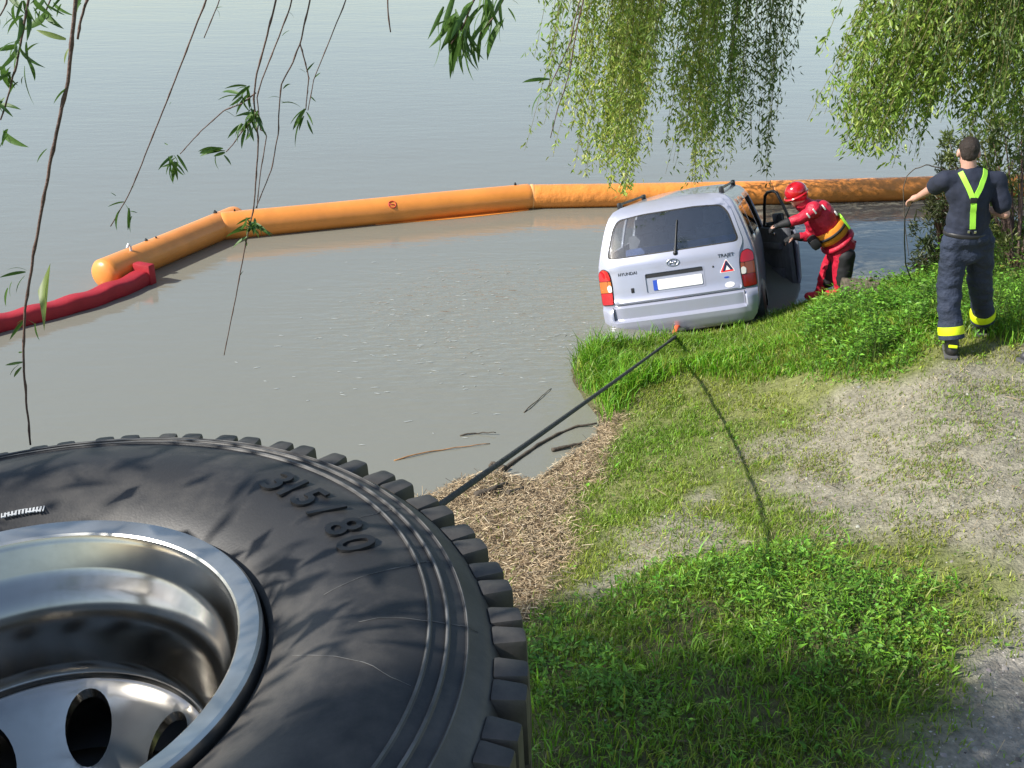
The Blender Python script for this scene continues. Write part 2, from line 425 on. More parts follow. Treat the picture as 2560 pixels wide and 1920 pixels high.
mw = bpy.data.materials.new('lake_water'); mw.use_nodes = True
N = mw.node_tree.nodes; L = mw.node_tree.links; p = N['Principled BSDF']
p.inputs['Base Color'].default_value = (0.205, 0.203, 0.165, 1)
p.inputs['Roughness'].default_value = 0.06; p.inputs['IOR'].default_value = 1.5
tc = N.new('ShaderNodeTexCoord')
def wnoise(scale, sx, sy, det=3):
    mp = N.new('ShaderNodeMapping'); mp.inputs['Scale'].default_value = (sx, sy, 1); mp.inputs['Rotation'].default_value = (0, 0, 0.12)
    L.new(tc.outputs['Object'], mp.inputs[0])
    n = N.new('ShaderNodeTexNoise'); n.inputs['Scale'].default_value = scale; n.inputs['Detail'].default_value = det
    L.new(mp.outputs[0], n.inputs['Vector']); return n
n1 = wnoise(2.6, 0.55, 1.6, 3); n2 = wnoise(9.0, 0.6, 1.5, 3); n3 = wnoise(0.35, 0.5, 1.3, 2)
# stirred-up water round the car: stronger wavelets there
ds = N.new('ShaderNodeVectorMath'); ds.operation = 'DISTANCE'; ds.inputs[1].default_value = (-0.2, 12.6, WATER)
L.new(tc.outputs['Object'], ds.inputs[0])
mk = N.new('ShaderNodeMapRange'); mk.interpolation_type = 'SMOOTHSTEP'
mk.inputs[1].default_value = 0.8; mk.inputs[2].default_value = 3.4; mk.inputs[3].default_value = 1.0; mk.inputs[4].default_value = 0.03
L.new(ds.outputs['Value'], mk.inputs[0])
n4 = wnoise(8.0, 0.45, 1.5, 3)
a1 = N.new('ShaderNodeMath'); a1.operation = 'MULTIPLY'; L.new(n4.outputs[0], a1.inputs[0]); L.new(mk.outputs[0], a1.inputs[1])
def lin(a, k, b):
    q = N.new('ShaderNodeMath'); q.operation = 'MULTIPLY_ADD'; q.inputs[1].default_value = k
    L.new(a, q.inputs[0])
    if b is not None: L.new(b, q.inputs[2])
    else: q.inputs[2].default_value = 0
    return q.outputs[0]
h = lin(n1.outputs[0], 0.22, None); h = lin(n2.outputs[0], 0.07, h); h = lin(n3.outputs[0], 0.45, h); h = lin(a1.outputs[0], 0.75, h)
b = N.new('ShaderNodeBump'); b.inputs['Strength'].default_value = 0.55; b.inputs['Distance'].default_value = 0.05
L.new(h, b.inputs['Height']); L.new(b.outputs[0], p.inputs['Normal'])
me = np_mesh('water', [(-2500, -40, WATER), (2500, -40, WATER), (2500, 4500, WATER), (-2500, 4500, WATER)], quads=[(0, 1, 2, 3)])
tag(link('water', me, None, mw), kind='structure')

fv, ft, fn = [], [], 0  # pale flecks painted on the water as glints, plus some splash by the car
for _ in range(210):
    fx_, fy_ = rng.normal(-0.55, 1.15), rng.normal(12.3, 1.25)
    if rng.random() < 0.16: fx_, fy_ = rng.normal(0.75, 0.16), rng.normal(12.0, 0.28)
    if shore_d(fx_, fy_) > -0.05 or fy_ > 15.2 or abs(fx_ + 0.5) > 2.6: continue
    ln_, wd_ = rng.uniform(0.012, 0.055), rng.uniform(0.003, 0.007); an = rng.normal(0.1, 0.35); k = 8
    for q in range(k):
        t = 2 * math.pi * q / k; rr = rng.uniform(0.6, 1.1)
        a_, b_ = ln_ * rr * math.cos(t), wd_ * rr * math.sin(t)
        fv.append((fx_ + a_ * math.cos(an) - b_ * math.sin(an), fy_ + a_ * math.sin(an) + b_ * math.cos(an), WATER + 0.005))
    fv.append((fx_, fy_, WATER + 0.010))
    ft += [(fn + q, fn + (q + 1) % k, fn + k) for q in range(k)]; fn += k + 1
tag(link('glint_flecks', np_mesh('glint_flecks', fv, ft), None, mat('glint', (0.40, 0.42, 0.40), 0.3, 0, 0.1)), 'small white flecks painted as glints, with some splash, on the stirred water left of the car', 'glint', kind='stuff')

# ------------------------------------------------------------------ truck that the photographer stands on (below the wheel)
tr = empty('recovery_truck', (-1.35, -0.9, 0.95))
tag(tr, 'red recovery truck with a grey roof deck, carrying the big spare wheel', 'truck')
m = MB(); m.box((-0.02, -0.35, 1.55), (2.15, 5.2, 1.95), bev=0.06); m.build('body', M['truck_red'], tr, 40)
m = MB(); m.box((-0.02, -0.35, 2.62), (2.05, 5.1, 0.15), bev=0.01); m.build('roof_deck', M['deck_grey'], tr, 40)
for sx in (-1, 1):
    for yy in (-2.1, 1.3):
        m = MB()
        m.lathe([(0.2, -0.16), (0.46, -0.16), (0.54, -0.1), (0.54, 0.1), (0.46, 0.16), (0.2, 0.16)], 40, M=Matrix.Translation((sx * 0.85 - 0.02, yy, 0.54)) @ Matrix.Rotation(math.pi / 2, 4, 'Y'))
        w = m.build('wheel', M['tyre'], tr, 40)
        m = MB(); m.lathe([(0.001, 0.1), (0.16, 0.1), (0.21, 0.15), (0.21, -0.15), (0.001, -0.15)], 32, M=Matrix.Translation((sx * 0.87 - 0.02, yy, 0.54)) @ Matrix.Rotation(math.pi / 2, 4, 'Y')); m.build('rim', M['alu'], w, 40)
m = MB(); m.box((0.55, 2.22, 2.30), (0.16, 0.14, 0.16), bev=0.02); m.tube([(0.45, 2.32, 2.32), (0.45, 2.42, 2.32)], 0.045, 12); m.build('rope_anchor', M['steel'], tr, 40)

# ------------------------------------------------------------------ spare wheel lying flat on the truck roof
WC = np.array([-0.545, 1.0, 3.965])
WC = np.array([-0.544, 0.996, 3.968]); WTILT = Matrix.Rotation(0.045, 3, 'Y').inverted() @ Matrix.Rotation(0.027, 3, 'X')
wh = empty('spare_wheel', WC); wh.rotation_euler = WTILT.to_euler(); wh.scale = (0.96, 0.96, 1)
tag(wh, 'large spare truck wheel with chunky black tyre and polished rim, lying flat in front', 'wheel')
top = [(0.288, -0.055), (0.288, -0.030), (0.293, -0.012), (0.305, -0.002), (0.325, 0.008), (0.35, 0.018), (0.38, 0.025), (0.41, 0.027), (0.44, 0.023),
       (0.462, 0.0185), (0.474, 0.0150), (0.477, 0.0175), (0.480, 0.0140), (0.494, 0.0090), (0.497, 0.0115), (0.500, 0.0070), (0.516, 0.0000), (0.519, 0.0015), (0.522, -0.0030), (0.535, -0.012), (0.547, -0.024), (0.553, -0.040), (0.556, -0.062)]
tread = []
for i, zz in enumerate(np.linspace(-0.085, -0.245, 5)):
    tread += [(0.552, zz + 0.014), (0.552, zz - 0.010), (0.538, zz - 0.014), (0.538, zz - 0.022)] if i < 4 else [(0.552, zz + 0.014), (0.552, zz)]
bot = [(r, -0.315 - z) for r, z in top][::-1]
m = MB(); m.lathe(top + tread + bot, 160); ty = m.build('tyre', M['tyre'], wh, 28)
# worn pale tops of the raised rings on the side wall
for r0, zz, w in ((0.477, 0.0185, 0.0016), (0.497, 0.0125, 0.0019), (0.519, 0.0025, 0.0009)):
    m = MB(); pr = [(r0 - w, zz - 0.001), (r0 - w * 0.5, zz), (r0 + w * 0.5, zz - 0.0006), (r0 + w, zz - 0.002)]
    m.lathe(pr, 160); m.build('sidewall_ring', M['tyre_scuff'], ty, True)
# tread lugs
def lug_mesh(nm, up=1):
    bm = bmesh.new(); bmesh.ops.create_cube(bm, size=1)
    for v in bm.verts:
        o_ = v.co.x > 0; t_ = v.co.z > 0
        r = 0.585 if o_ else 0.545
        z = (-0.024 if o_ else -0.020) if t_ else (-0.115 if o_ else -0.10)
        wd = 0.0135 if o_ else 0.0180
        v.co = Vector((r, wd * (1 if v.co.y > 0 else -1), z))
    bmesh.ops.bevel(bm, geom=bm.edges[:], offset=0.006, segments=2, affect='EDGES', profile=0.6)
    if up < 0:
        for v in bm.verts: v.co.z = -0.315 - v.co.z
        bmesh.ops.reverse_faces(bm, faces=bm.faces)
    bmesh.ops.recalc_face_normals(bm, faces=bm.faces)
    me = bpy.data.meshes.new(nm); bm.to_mesh(me); bm.free()
    me.polygons.foreach_set('use_smooth', np.ones(len(me.polygons), bool)); me.set_sharp_from_angle(angle=math.radians(50))
    me.materials.append(M['tyre']); return me
lm = lug_mesh('tread_lug'); lb = lug_mesh('tread_lug_under', -1)
NL = 74
under = MB()
for k in range(NL):
    a = 2 * math.pi * (k + (0.10 if k % 2 else -0.10) + random.uniform(-0.02, 0.02)) / NL
    o = link('tread_lug', lm, ty); o.rotation_euler = (random.uniform(-0.02, 0.02), 0, a); o.scale = (1, random.uniform(0.94, 1.06), 1)
    Rm = Matrix.Rotation(a + 0.03, 3, 'Z')
    under.add([Rm @ v.co for v in lb.vertices], [list(f.vertices) for f in lb.polygons])
under.build('lower_tread_lugs', M['tyre'], ty, 50)['kind'] = 'stuff'
# size lettering round the side wall
def sidewall_z(r):
    return float(np.interp(r, [q[0] for q in top], [q[1] for q in top]))
def ray_plane_angle(px, py):
    q = WZ(px, py, WC[2] + 0.02) - WC; return math.atan2(q[1], q[0]), math.hypot(q[0], q[1])
def text_mesh(txt, size, depth, name, offset=0.0):
    cu = bpy.data.curves.new(name, 'FONT'); cu.body = txt; cu.size = size; cu.extrude = depth; cu.align_x = 'CENTER'; cu.align_y = 'CENTER'; cu.offset = offset
    cu.resolution_u = 3
    ob = bpy.data.objects.new(name, cu); COL.objects.link(ob)
    dg = bpy.context.evaluated_depsgraph_get()
    me = bpy.data.meshes.new_from_object(ob.evaluated_get(dg)); bpy.data.objects.remove(ob); bpy.data.curves.remove(cu)
    me.name = name; me.materials.clear(); return me
LET = [('3', 727, 1237), ('1', 762, 1256), ('5', 806, 1282), ('/', 846, 1316), ('8', 880, 1363), ('0', 902, 1408)]
for ch, px, py in LET:
    a, r = ray_plane_angle(px, py)
    r = 0.412
    tm = text_mesh(ch, 0.068, 0.0016, 'size_lettering', 0.0008); tm.materials.append(M['tyre_clean'])
    o = link('size_lettering', tm, ty)
    sl = math.atan2(sidewall_z(r + 0.02) - sidewall_z(r - 0.02), 0.04)
    o.rotation_euler = (Matrix.Rotation(a - math.pi / 2, 3, 'Z') @ Matrix.Rotation(sl, 3, 'X')).to_euler()
    o.location = (r * math.cos(a), r * math.sin(a), sidewall_z(r) + 0.0012)
for a0_, r0_, r1_, da in ((0.22, 0.36, 0.50, 0.10), (-0.05, 0.33, 0.47, -0.12), (0.55, 0.42, 0.51, 0.05), (0.05, 0.40, 0.53, 0.02)):
    sp = []
    for t in np.linspace(0, 1, 14):
        rr = r0_ + (r1_ - r0_) * t; aa = a0_ + da * t + 0.012 * mnoise.noise(Vector((t * 5, a0_ * 9, 2)))
        sp.append((rr * math.cos(aa), rr * math.sin(aa), sidewall_z(rr) + 0.0002))
    m = MB(); m.tube(sp, [0.0007 * (0.4 + abs(mnoise.noise(Vector((i * 0.7, a0_, 4))))) for i in range(14)], 5); m.build('scuff_mark', M['tyre_scuff'], ty, True)
# a small white stamped print near the bead
m = MB(); a0 = ray_plane_angle(2, 1263)[0]; a1 = ray_plane_angle(116, 1240)[0]; R0 = ray_plane_angle(60, 1252)[1]
for k in range(12):
    a = a0 + (a1 - a0) * (k + 0.5) / 12; hgt = 0.0095 * (1.0 if k < 10 else 1.25)
    Rm = Matrix.Rotation(a - math.pi / 2, 3, 'Z')
    zz = sidewall_z(R0) + 0.0012
    c = Vector((R0 * math.cos(a), R0 * math.sin(a), zz))
    m.box(c - Rm @ Vector((0.0018, 0, 0)), (0.0016, hgt * 1.6, 0.0012), Rm); m.box(c + Rm @ Vector((0.0018, 0, 0)), (0.0014, hgt * 1.5, 0.0012), Rm)
    m.box(c + Rm @ Vector((0, hgt * random.choice([0.5, -0.5, 0.0, -0.6]), 0)), (0.004, 0.0024, 0.0014), Rm)
m.build('white_print', M['white_print'], ty)
# rim
m = MB(); m.lathe([(0.2875, -0.055), (0.2885, -0.010), (0.2875, 0.002), (0.284, 0.006), (0.280, 0.0055), (0.262, 0.0015), (0.2595, -0.001)], 160); rimf = m.build('rim_flange', M['alu_brushed'], wh, 30)
m = MB(); m.lathe([(0.2595, -0.001), (0.2575, -0.007), (0.2555, -0.010), (0.2500, -0.042), (0.2435, -0.052), (0.234, -0.062), (0.2265, -0.071), (0.2205, -0.084), (0.2165, -0.10), (0.2145, -0.12), (0.2125, -0.160), (0.2115, -0.1705), (0.208, -0.176), (0.206, -0.176),
                  (0.206, -0.30), (0.25, -0.31), (0.287, -0.30)], 160); rim = m.build('rim', M['alu'], wh, 40)
def disc_z(r): return float(np.interp(r, [0.05, 0.105, 0.125, 0.19, 0.1985, 0.2055], [-0.288, -0.288, -0.276, -0.196, -0.186, -0.184]))
def circ(c, r, n): return [Vector((c[0] + r * math.cos(2 * math.pi * i / n), c[1] + r * math.sin(2 * math.pi * i / n))) for i in range(n)]
pts = circ((0, 0), 0.2055, 96); edges = [(i, (i + 1) % 96) for i in range(96)]
holes = [((0.163 * math.cos(math.radians(91 + 45 * k)), 0.163 * math.sin(math.radians(91 + 45 * k))), 0.031) for k in range(8)] + [((0, 0), 0.07)]
for c, r in holes:
    n0 = len(pts); pts += circ(c, r, 28); edges += [(n0 + i, n0 + (i + 1) % 28) for i in range(28)]
for rr in np.linspace(0.085, 0.2, 9):
    for k in range(90):
        q = (rr * math.cos(2 * math.pi * k / 90), rr * math.sin(2 * math.pi * k / 90))
        if all(math.hypot(q[0] - c[0], q[1] - c[1]) > r + 0.004 for c, r in holes): pts.append(Vector(q))
r_ = delaunay_2d_cdt(pts, edges, [], 1, 1e-6)
vv = [(q.x, q.y, disc_z(q.length)) for q in r_[0]]
bm = bmesh.new(); bv = [bm.verts.new(q) for q in vv]
for f in r_[2]:
    cx_ = sum(vv[i][0] for i in f) / len(f); cy_ = sum(vv[i][1] for i in f) / len(f)
    if all(math.hypot(cx_ - c[0], cy_ - c[1]) > r for c, r in holes): bm.faces.new([bv[i] for i in f])
bmesh.ops.recalc_face_normals(bm, faces=bm.faces)
if sum(f.normal.z for f in bm.faces) < 0: bmesh.ops.reverse_faces(bm, faces=bm.faces)
e = bmesh.ops.extrude_face_region(bm, geom=bm.faces[:])
bmesh.ops.translate(bm, vec=(0, 0, -0.014), verts=[v for v in e['geom'] if isinstance(v, bmesh.types.BMVert)])
bmesh.ops.recalc_face_normals(bm, faces=bm.faces)
me = bpy.data.meshes.new('rim_disc'); bm.to_mesh(me); bm.free()
me.polygons.foreach_set('use_smooth', np.ones(len(me.polygons), bool)); me.set_sharp_from_angle(angle=math.radians(40))
link('rim_disc', me, rim, M['alu'])
for k in range(10):
    a = math.radians(34) + 2 * math.pi * k / 10; m = MB(); m.lathe([(0.001, 0.016), (0.007, 0.016), (0.0085, 0.012), (0.0095, 0.0), (0.0095, -0.01)], 12, M=Matrix.Translation((0.089 * math.cos(a), 0.089 * math.sin(a), disc_z(0.089)))); m.build('wheel_stud', M['steel'], rim, 30)
# ------------------------------------------------------------------ recovery rope
# ------------------------------------------------------------------ oil booms on the lake
def boom_axis(px, py, z=WATER + 0.155): return Vector(WZ(px, py, z))
BR = 0.205
def boom(name, p0, p1, label, mname, cap0=True, cap1=True, seam=0, wr=0.0, r=BR, skirt=None):
    p0, p1 = Vector(p0), Vector(p1); L_ = (p1 - p0).length; d = (p1 - p0).normalized(); side = d.cross(Vector((0, 0, 1))).normalized(); up = side.cross(d)
    root = empty(name, p0); tag(root, label, 'oil boom', 'orange inflated boom sections floating on the lake')
    prof = []
    ncap = 7
    if cap0: prof += [(r * math.sin(math.pi / 2 * i / ncap), r * 0.55 * (1 - math.cos(math.pi / 2 * i / ncap))) for i in range(ncap)]
    else: prof += [(0.001, 0), (r * 0.97, 0)]
    nb = int(L_ / 0.06)
    s0 = prof[-1][1] + 0.01
    e0 = L_ - (r * 0.55 if cap1 else 0) - 0.01
    for i in range(nb + 1):
        s_ = s0 + (e0 - s0) * i / nb
        prof.append((r * (1 + 0.010 * math.sin(s_ * 1.9 + len(name))), s_))
    if cap1: prof += [(r * math.cos(math.pi / 2 * i / ncap), L_ - r * 0.55 * (1 - math.sin(math.pi / 2 * i / ncap))) for i in range(1, ncap)] + [(0.001, L_)]
    else: prof += [(r * 0.97, L_), (0.001, L_)]
    vs = []; seg = 40; n = len(prof)
    for k in range(seg):
        th = 2 * math.pi * k / seg
        for rr, s_ in prof:
            q = rr * (1 + wr * (mnoise.noise(Vector((s_ * 3.0 + 2 * th, th * 2.0, 3.3))) + 0.6 * math.sin(s_ * 22 + 3 * math.sin(th)))) if rr > 0.9 * r else rr
            vs.append(d * s_ + side * (q * math.cos(th)) + up * (q * math.sin(th) * 0.97))
    fs = [[k * n + i, ((k + 1) % seg) * n + i, ((k + 1) % seg) * n + i + 1, k * n + i + 1] for k in range(seg) for i in range(n - 1)]
    MB().add(vs, fs).build('float', M[mname], root, 60, weld=1e-4)
    s0_, s1_ = skirt or (0.03, 0.97); zk = 0.76 if skirt else 0.93; wv = []; nn_ = 24
    for i in range(nn_ + 1):
        t = i / nn_; wk = (0.02 + 0.13 * math.sin(math.pi * min(1, t * 0.75 + 0.05))) if skirt else 0.10; c = d * (L_ * (s0_ + (s1_ - s0_) * t)) + side * (r * 0.55) - Vector((0, 0, r * zk))
        wv += [c - side * 0.06 - up * 0.01, c + side * wk - up * 0.01, c + side * wk + up * 0.012, c - side * 0.06 + up * 0.012]
    m = MB(); m.add(wv, [[4 * i + k, 4 * i + (k + 1) % 4, 4 * i + 4 + (k + 1) % 4, 4 * i + 4 + k] for i in range(nn_) for k in range(4)] + [[0, 1, 2, 3], [4 * nn_ + k for k in (3, 2, 1, 0)]])
    m.build('skirt', M[mname], root, 40)
    def valve(s_, th, sz=0.028):
        m = MB(); c = d * s_ + (side * math.cos(th) + up * math.sin(th)) * (r * 1.0)
        nrm = (side * math.cos(th) + up * math.sin(th)); Rm = Matrix((d, nrm.cross(d), nrm)).transposed()
        m.box(c, (sz, sz * 1.3, sz * 1.2), Rm, bev=0.004); m.tube([c, c + nrm * sz * 1.1], sz * 0.35, 8); m.build('valve', M['black_plastic'], root, 40)
    return root, d, side, up, L_, valve
b1a, b1b = boom_axis(248, 692), boom_axis(600, 545)
root, d, side, up, L_, valve = boom('oil_boom', b1a, b1b, 'short orange boom section with rounded end beside the red boom', 'boom', True, True)
valve(L_ * 0.33, 1.75, 0.026); valve(L_ * 0.38, 1.55, 0.018); valve(L_ * 0.83, 1.75, 0.034)
m = MB(); c = d * (L_ * 0.19) + up * (BR * 0.9) + side * 0.06; m.tube([c, c + up * 0.07, c + up * 0.10 - d * 0.03, c + up * 0.06 - d * 0.06], 0.017, 8); m.build('white_cleat', M['reflective'], root, 40)
b2a, b2b = boom_axis(540, 568), boom_axis(1322, 492)
root, d, side, up, L_, valve = boom('oil_boom', b2a, b2b, 'long smooth orange boom section in the middle, with a small red ring print', 'boom', True, False, r=0.208, skirt=(0.48, 0.985))
valve(L_ * 0.955, 1.7, 0.03); valve(L_ * 0.06, 1.7, 0.024)
m = MB(); th = 1.0; nrm = side * math.cos(-th + math.pi / 2 - 0.9) + up * math.sin(0.9)
c = d * (L_ * 0.535) + nrm.normalized() * 0.2085
ax1 = d; ax2 = nrm.normalized().cross(d)
ringp = [c + ax1 * (0.055 * math.cos(t)) + ax2 * (0.055 * math.sin(t)) for t in np.linspace(0, 2 * math.pi, 25)]
m.tube(ringp, 0.007, 6); m.tube([c - ax1 * 0.05 + ax2 * 0.01, c + ax1 * 0.03 - ax2 * 0.01], 0.008, 6); m.build('ring_print', M['boom_print'], root, True)
# pale lashing joint between the two sections
jp = boom_axis(1332, 490)
b3a, b3b = boom_axis(1318, 492), boom_axis(1930, 482)
root, d, side, up, L_, valve = boom('oil_boom', b3a, b3b, 'wrinkled orange boom section running behind the silver car', 'boom_wrinkled', True, False, wr=0.010, r=0.190)
m = MB(); m.lathe([(0.120, 0.005), (0.165, 0.02), (0.192, 0.055), (0.196, 0.085), (0.190, 0.10)], 40, M=Matrix((d, side, up)).transposed().to_4x4() @ Matrix.Rotation(math.pi / 2, 4, 'Y')); m.build('end_cap', M['boom_pale'], root, 60)
b4a, b4b = boom_axis(1925, 482), boom_axis(2420, 468)
root, d, side, up, L_, valve = boom('oil_boom', b4a, b4b, 'dappled orange boom section between the red rescuer and the willow bank', 'boom_wrinkled', False, False, wr=0.008, r=0.196)
b5a, b5b = boom_axis(2405, 468), boom_axis(3050, 452)
boom('oil_boom', b5a, b5b, 'far orange boom section glimpsed beyond the navy shirted man at the right edge', 'boom_wrinkled', True, True, wr=0.008, r=0.19)
# red fabric boom
rp = [boom_axis(x, y, WATER + 0.10) for x, y in ((-420, 890), (-200, 862), (0, 802), (100, 778), (215, 747), (300, 716), (352, 692), (366, 686))]
def resample(pts, n):
    pts = [np.array(p) for p in pts]; s = np.concatenate([[0], np.cumsum([np.linalg.norm(b - a) for a, b in zip(pts[:-1], pts[1:])])])
    t = np.linspace(0, s[-1], n); return [Vector([np.interp(q, s, [p[k] for p in pts]) for k in range(3)]) for q in t]
rp = resample(rp, 60)
m = MB(); seg = 28; vs = []
for i, q in enumerate(rp):
    t = (rp[min(i + 1, 59)] - rp[max(i - 1, 0)]).normalized(); sd = t.cross(Vector((0, 0, 1))).normalized()
    for k in range(seg):
        th = 2 * math.pi * k / seg; c_, s_ = math.cos(th), math.sin(th)
        e = 0.55
        wob = 1 + 0.05 * mnoise.noise(Vector((i * 0.22, k * 0.3, 1)))
        vs.append(q + sd * (0.12 * wob * math.copysign(abs(c_) ** e, c_)) + Vector((0, 0, 0.105 * wob * math.copysign(abs(s_) ** e, s_) - 0.03 + 0.012 * math.sin(i * 0.8))))
fs = [[i * seg + k, i * seg + (k + 1) % seg, (i + 1) * seg + (k + 1) % seg, (i + 1) * seg + k] for i in range(59) for k in range(seg)] + [list(range(seg))[::-1], [59 * seg + k for k in range(seg)]]
rb = empty('red_boom', rp[59]); tag(rb, 'flat dark red fabric boom floating from the left edge to the orange boom', 'oil boom')
o = m.add([v - rp[59] for v in vs], fs).build('float', M['boom_red'], rb, 50)
m = MB(); t = (rp[59] - rp[56]).normalized(); sd = t.cross(Vector((0, 0, 1))).normalized(); Rm = Matrix((t, sd, Vector((0, 0, 1)))).transposed()
m.box(Vector((0, 0, 0.02)) - t * 0.03, (0.12, 0.27, 0.28), Rm, bev=0.03); m.build('end_sleeve', M['boom_red'], rb, 50)
# ------------------------------------------------------------------ the silver people carrier, nose down in the lake
car = empty('car', (1.985, 12.235, -0.435))
tag(car, 'silver people carrier nose down in the lake at the grassy bank, front door open', 'car')
Rcar = Matrix.Rotation(math.radians(-14.6), 3, 'Z') @ Matrix.Rotation(math.radians(-12.0), 3, 'X') @ Matrix.Rotation(math.radians(-13.0), 3, 'Y')
car.rotation_euler = Rcar.to_euler()
CARM = Matrix.Translation(car.location) @ Rcar.to_4x4()
# outline of the body seen from behind: (half width, z)
OUT = [(0.70, 0.27), (0.80, 0.29), (0.862, 0.36), (0.893, 0.47), (0.905, 0.60), (0.912, 0.75), (0.915, 0.90), (0.910, 1.02), (0.898, 1.10), (0.880, 1.17),
       (0.845, 1.30), (0.802, 1.44), (0.760, 1.55), (0.722, 1.625), (0.665, 1.685), (0.575, 1.722), (0.40, 1.745), (0.20, 1.756), (0.0, 1.76)]
YP_Z = [0.25, 0.45, 0.62, 0.66, 0.80, 0.95, 1.05, 1.12, 1.17, 1.30, 1.45, 1.58, 1.66, 1.72, 1.77]
YP_Y = [0.06, 0.03, 0.035, 0.035, 0.040, 0.050, 0.062, 0.080, 0.100, 0.160, 0.235, 0.305, 0.360, 0.43, 0.54]
def yr(x, z):
    return float(np.interp(z, YP_Z, YP_Y)) + 0.035 * (abs(x) / 0.7) ** 2 + 0.10 * max(0.0, (abs(x) - 0.62) / 0.30) ** 2.2
def hw_at(z):
    return float(np.interp(z, [q[1] for q in OUT], [q[0] for q in OUT]))
ST = [(0.0, 0.965), (0.012, 0.982), (0.04, 0.993), (0.10, 1.0), (0.30, 1.0), (0.36, 1.0), (0.70, 1.0), (0.98, 1.0), (1.06, 1.0), (1.5, 1.0), (1.98, 1.0), (2.05, 1.0), (2.5, 1.0), (2.98, 1.0), (3.05, 0.99),
      (3.35, 0.985), (3.65, 0.975), (3.95, 0.97), (4.25, 0.95), (4.45, 0.90), (4.55, 0.80)]
def body_pt(i, side, s, wf):
    hw, z = OUT[i]
    x = hw * wf
    k = 1.0
    if s > 3.0:
        k = float(np.interp(s, [3.0, 3.95, 4.55], [1.0, 0.10, -0.05]))
    if z > 1.10: z2 = 1.10 + (z - 1.10) * k
    else: z2 = z
    if s > 3.95: z2 = 0.27 + (z2 - 0.27) * float(np.interp(s, [3.95, 4.25, 4.45, 4.55], [1, 0.9, 0.75, 0.6]))
    y = yr(hw, OUT[i][1]) * max(0.0, 1 - s / 1.2) + s + (0.30 * min(1, s / 1.2) if s > 0 else 0) * 0
    return Vector((side * x, y, z2))
nO = len(OUT); ring = [(i, 1) for i in range(nO)] + [(i, -1) for i in range(nO - 2, -1, -1)]
nR = len(ring)
vs = []
for s, wf in ST:
    for i, sd in ring: vs.append(body_pt(i, sd, s, wf))
def zone_of(j, s0, s1, sd):
    """side glass and the open doorway"""
    zlo, zhi = OUT[j][1], OUT[j + 1][1]
    if 1.16 <= zlo and zhi <= 1.56:
        for a, b, nm in ((0.36, 0.98, 'q'), (1.06, 1.98, 'r'), (2.05, 2.98, 'f')):
            if s0 >= a - 1e-6 and s1 <= b + 1e-6: return nm
    if sd > 0 and s0 >= 2.05 - 1e-6 and s1 <= 2.98 + 1e-6 and 0.35 <= zlo and zhi <= 1.56: return 'door'
    return None
body = MB(); fs = []; glassf = {}
for k in range(len(ST) - 1):
    for q in range(nR - 1):
        (i0, s0_), (i1, s1_) = ring[q], ring[q + 1]
        sd = 1 if q < nO - 1 else -1
        zn = zone_of(min(i0, i1), ST[k][0], ST[k + 1][0], sd)
        f = [k * nR + q, k * nR + q + 1, (k + 1) * nR + q + 1, (k + 1) * nR + q]
        if zn and not (sd > 0 and zn in ('f', 'door')): glassf.setdefault((zn, sd), []).append(f)
        elif zn: pass
        else: fs.append(f)
    fs.append([k * nR + nR - 1, k * nR, (k + 1) * nR, (k + 1) * nR + nR - 1])
fs.append([(len(ST) - 1) * nR + q for q in range(nR)])
body.add(vs, fs); bo = body.build('body', M['silver'], car, 45)
bo.modifiers.new('thickness', 'SOLIDIFY').thickness = 0.02
bo.modifiers['thickness'].offset = -1
for (zn, sd), ff in glassf.items():
    us_ = sorted({i for f in ff for i in f}); ix = {v: i for i, v in enumerate(us_)}
    m = MB(); m.add([vs[i] for i in us_], [[ix[i] for i in f] for f in ff])
    o = m.build('side_window', M['car_glass'], car, 45)
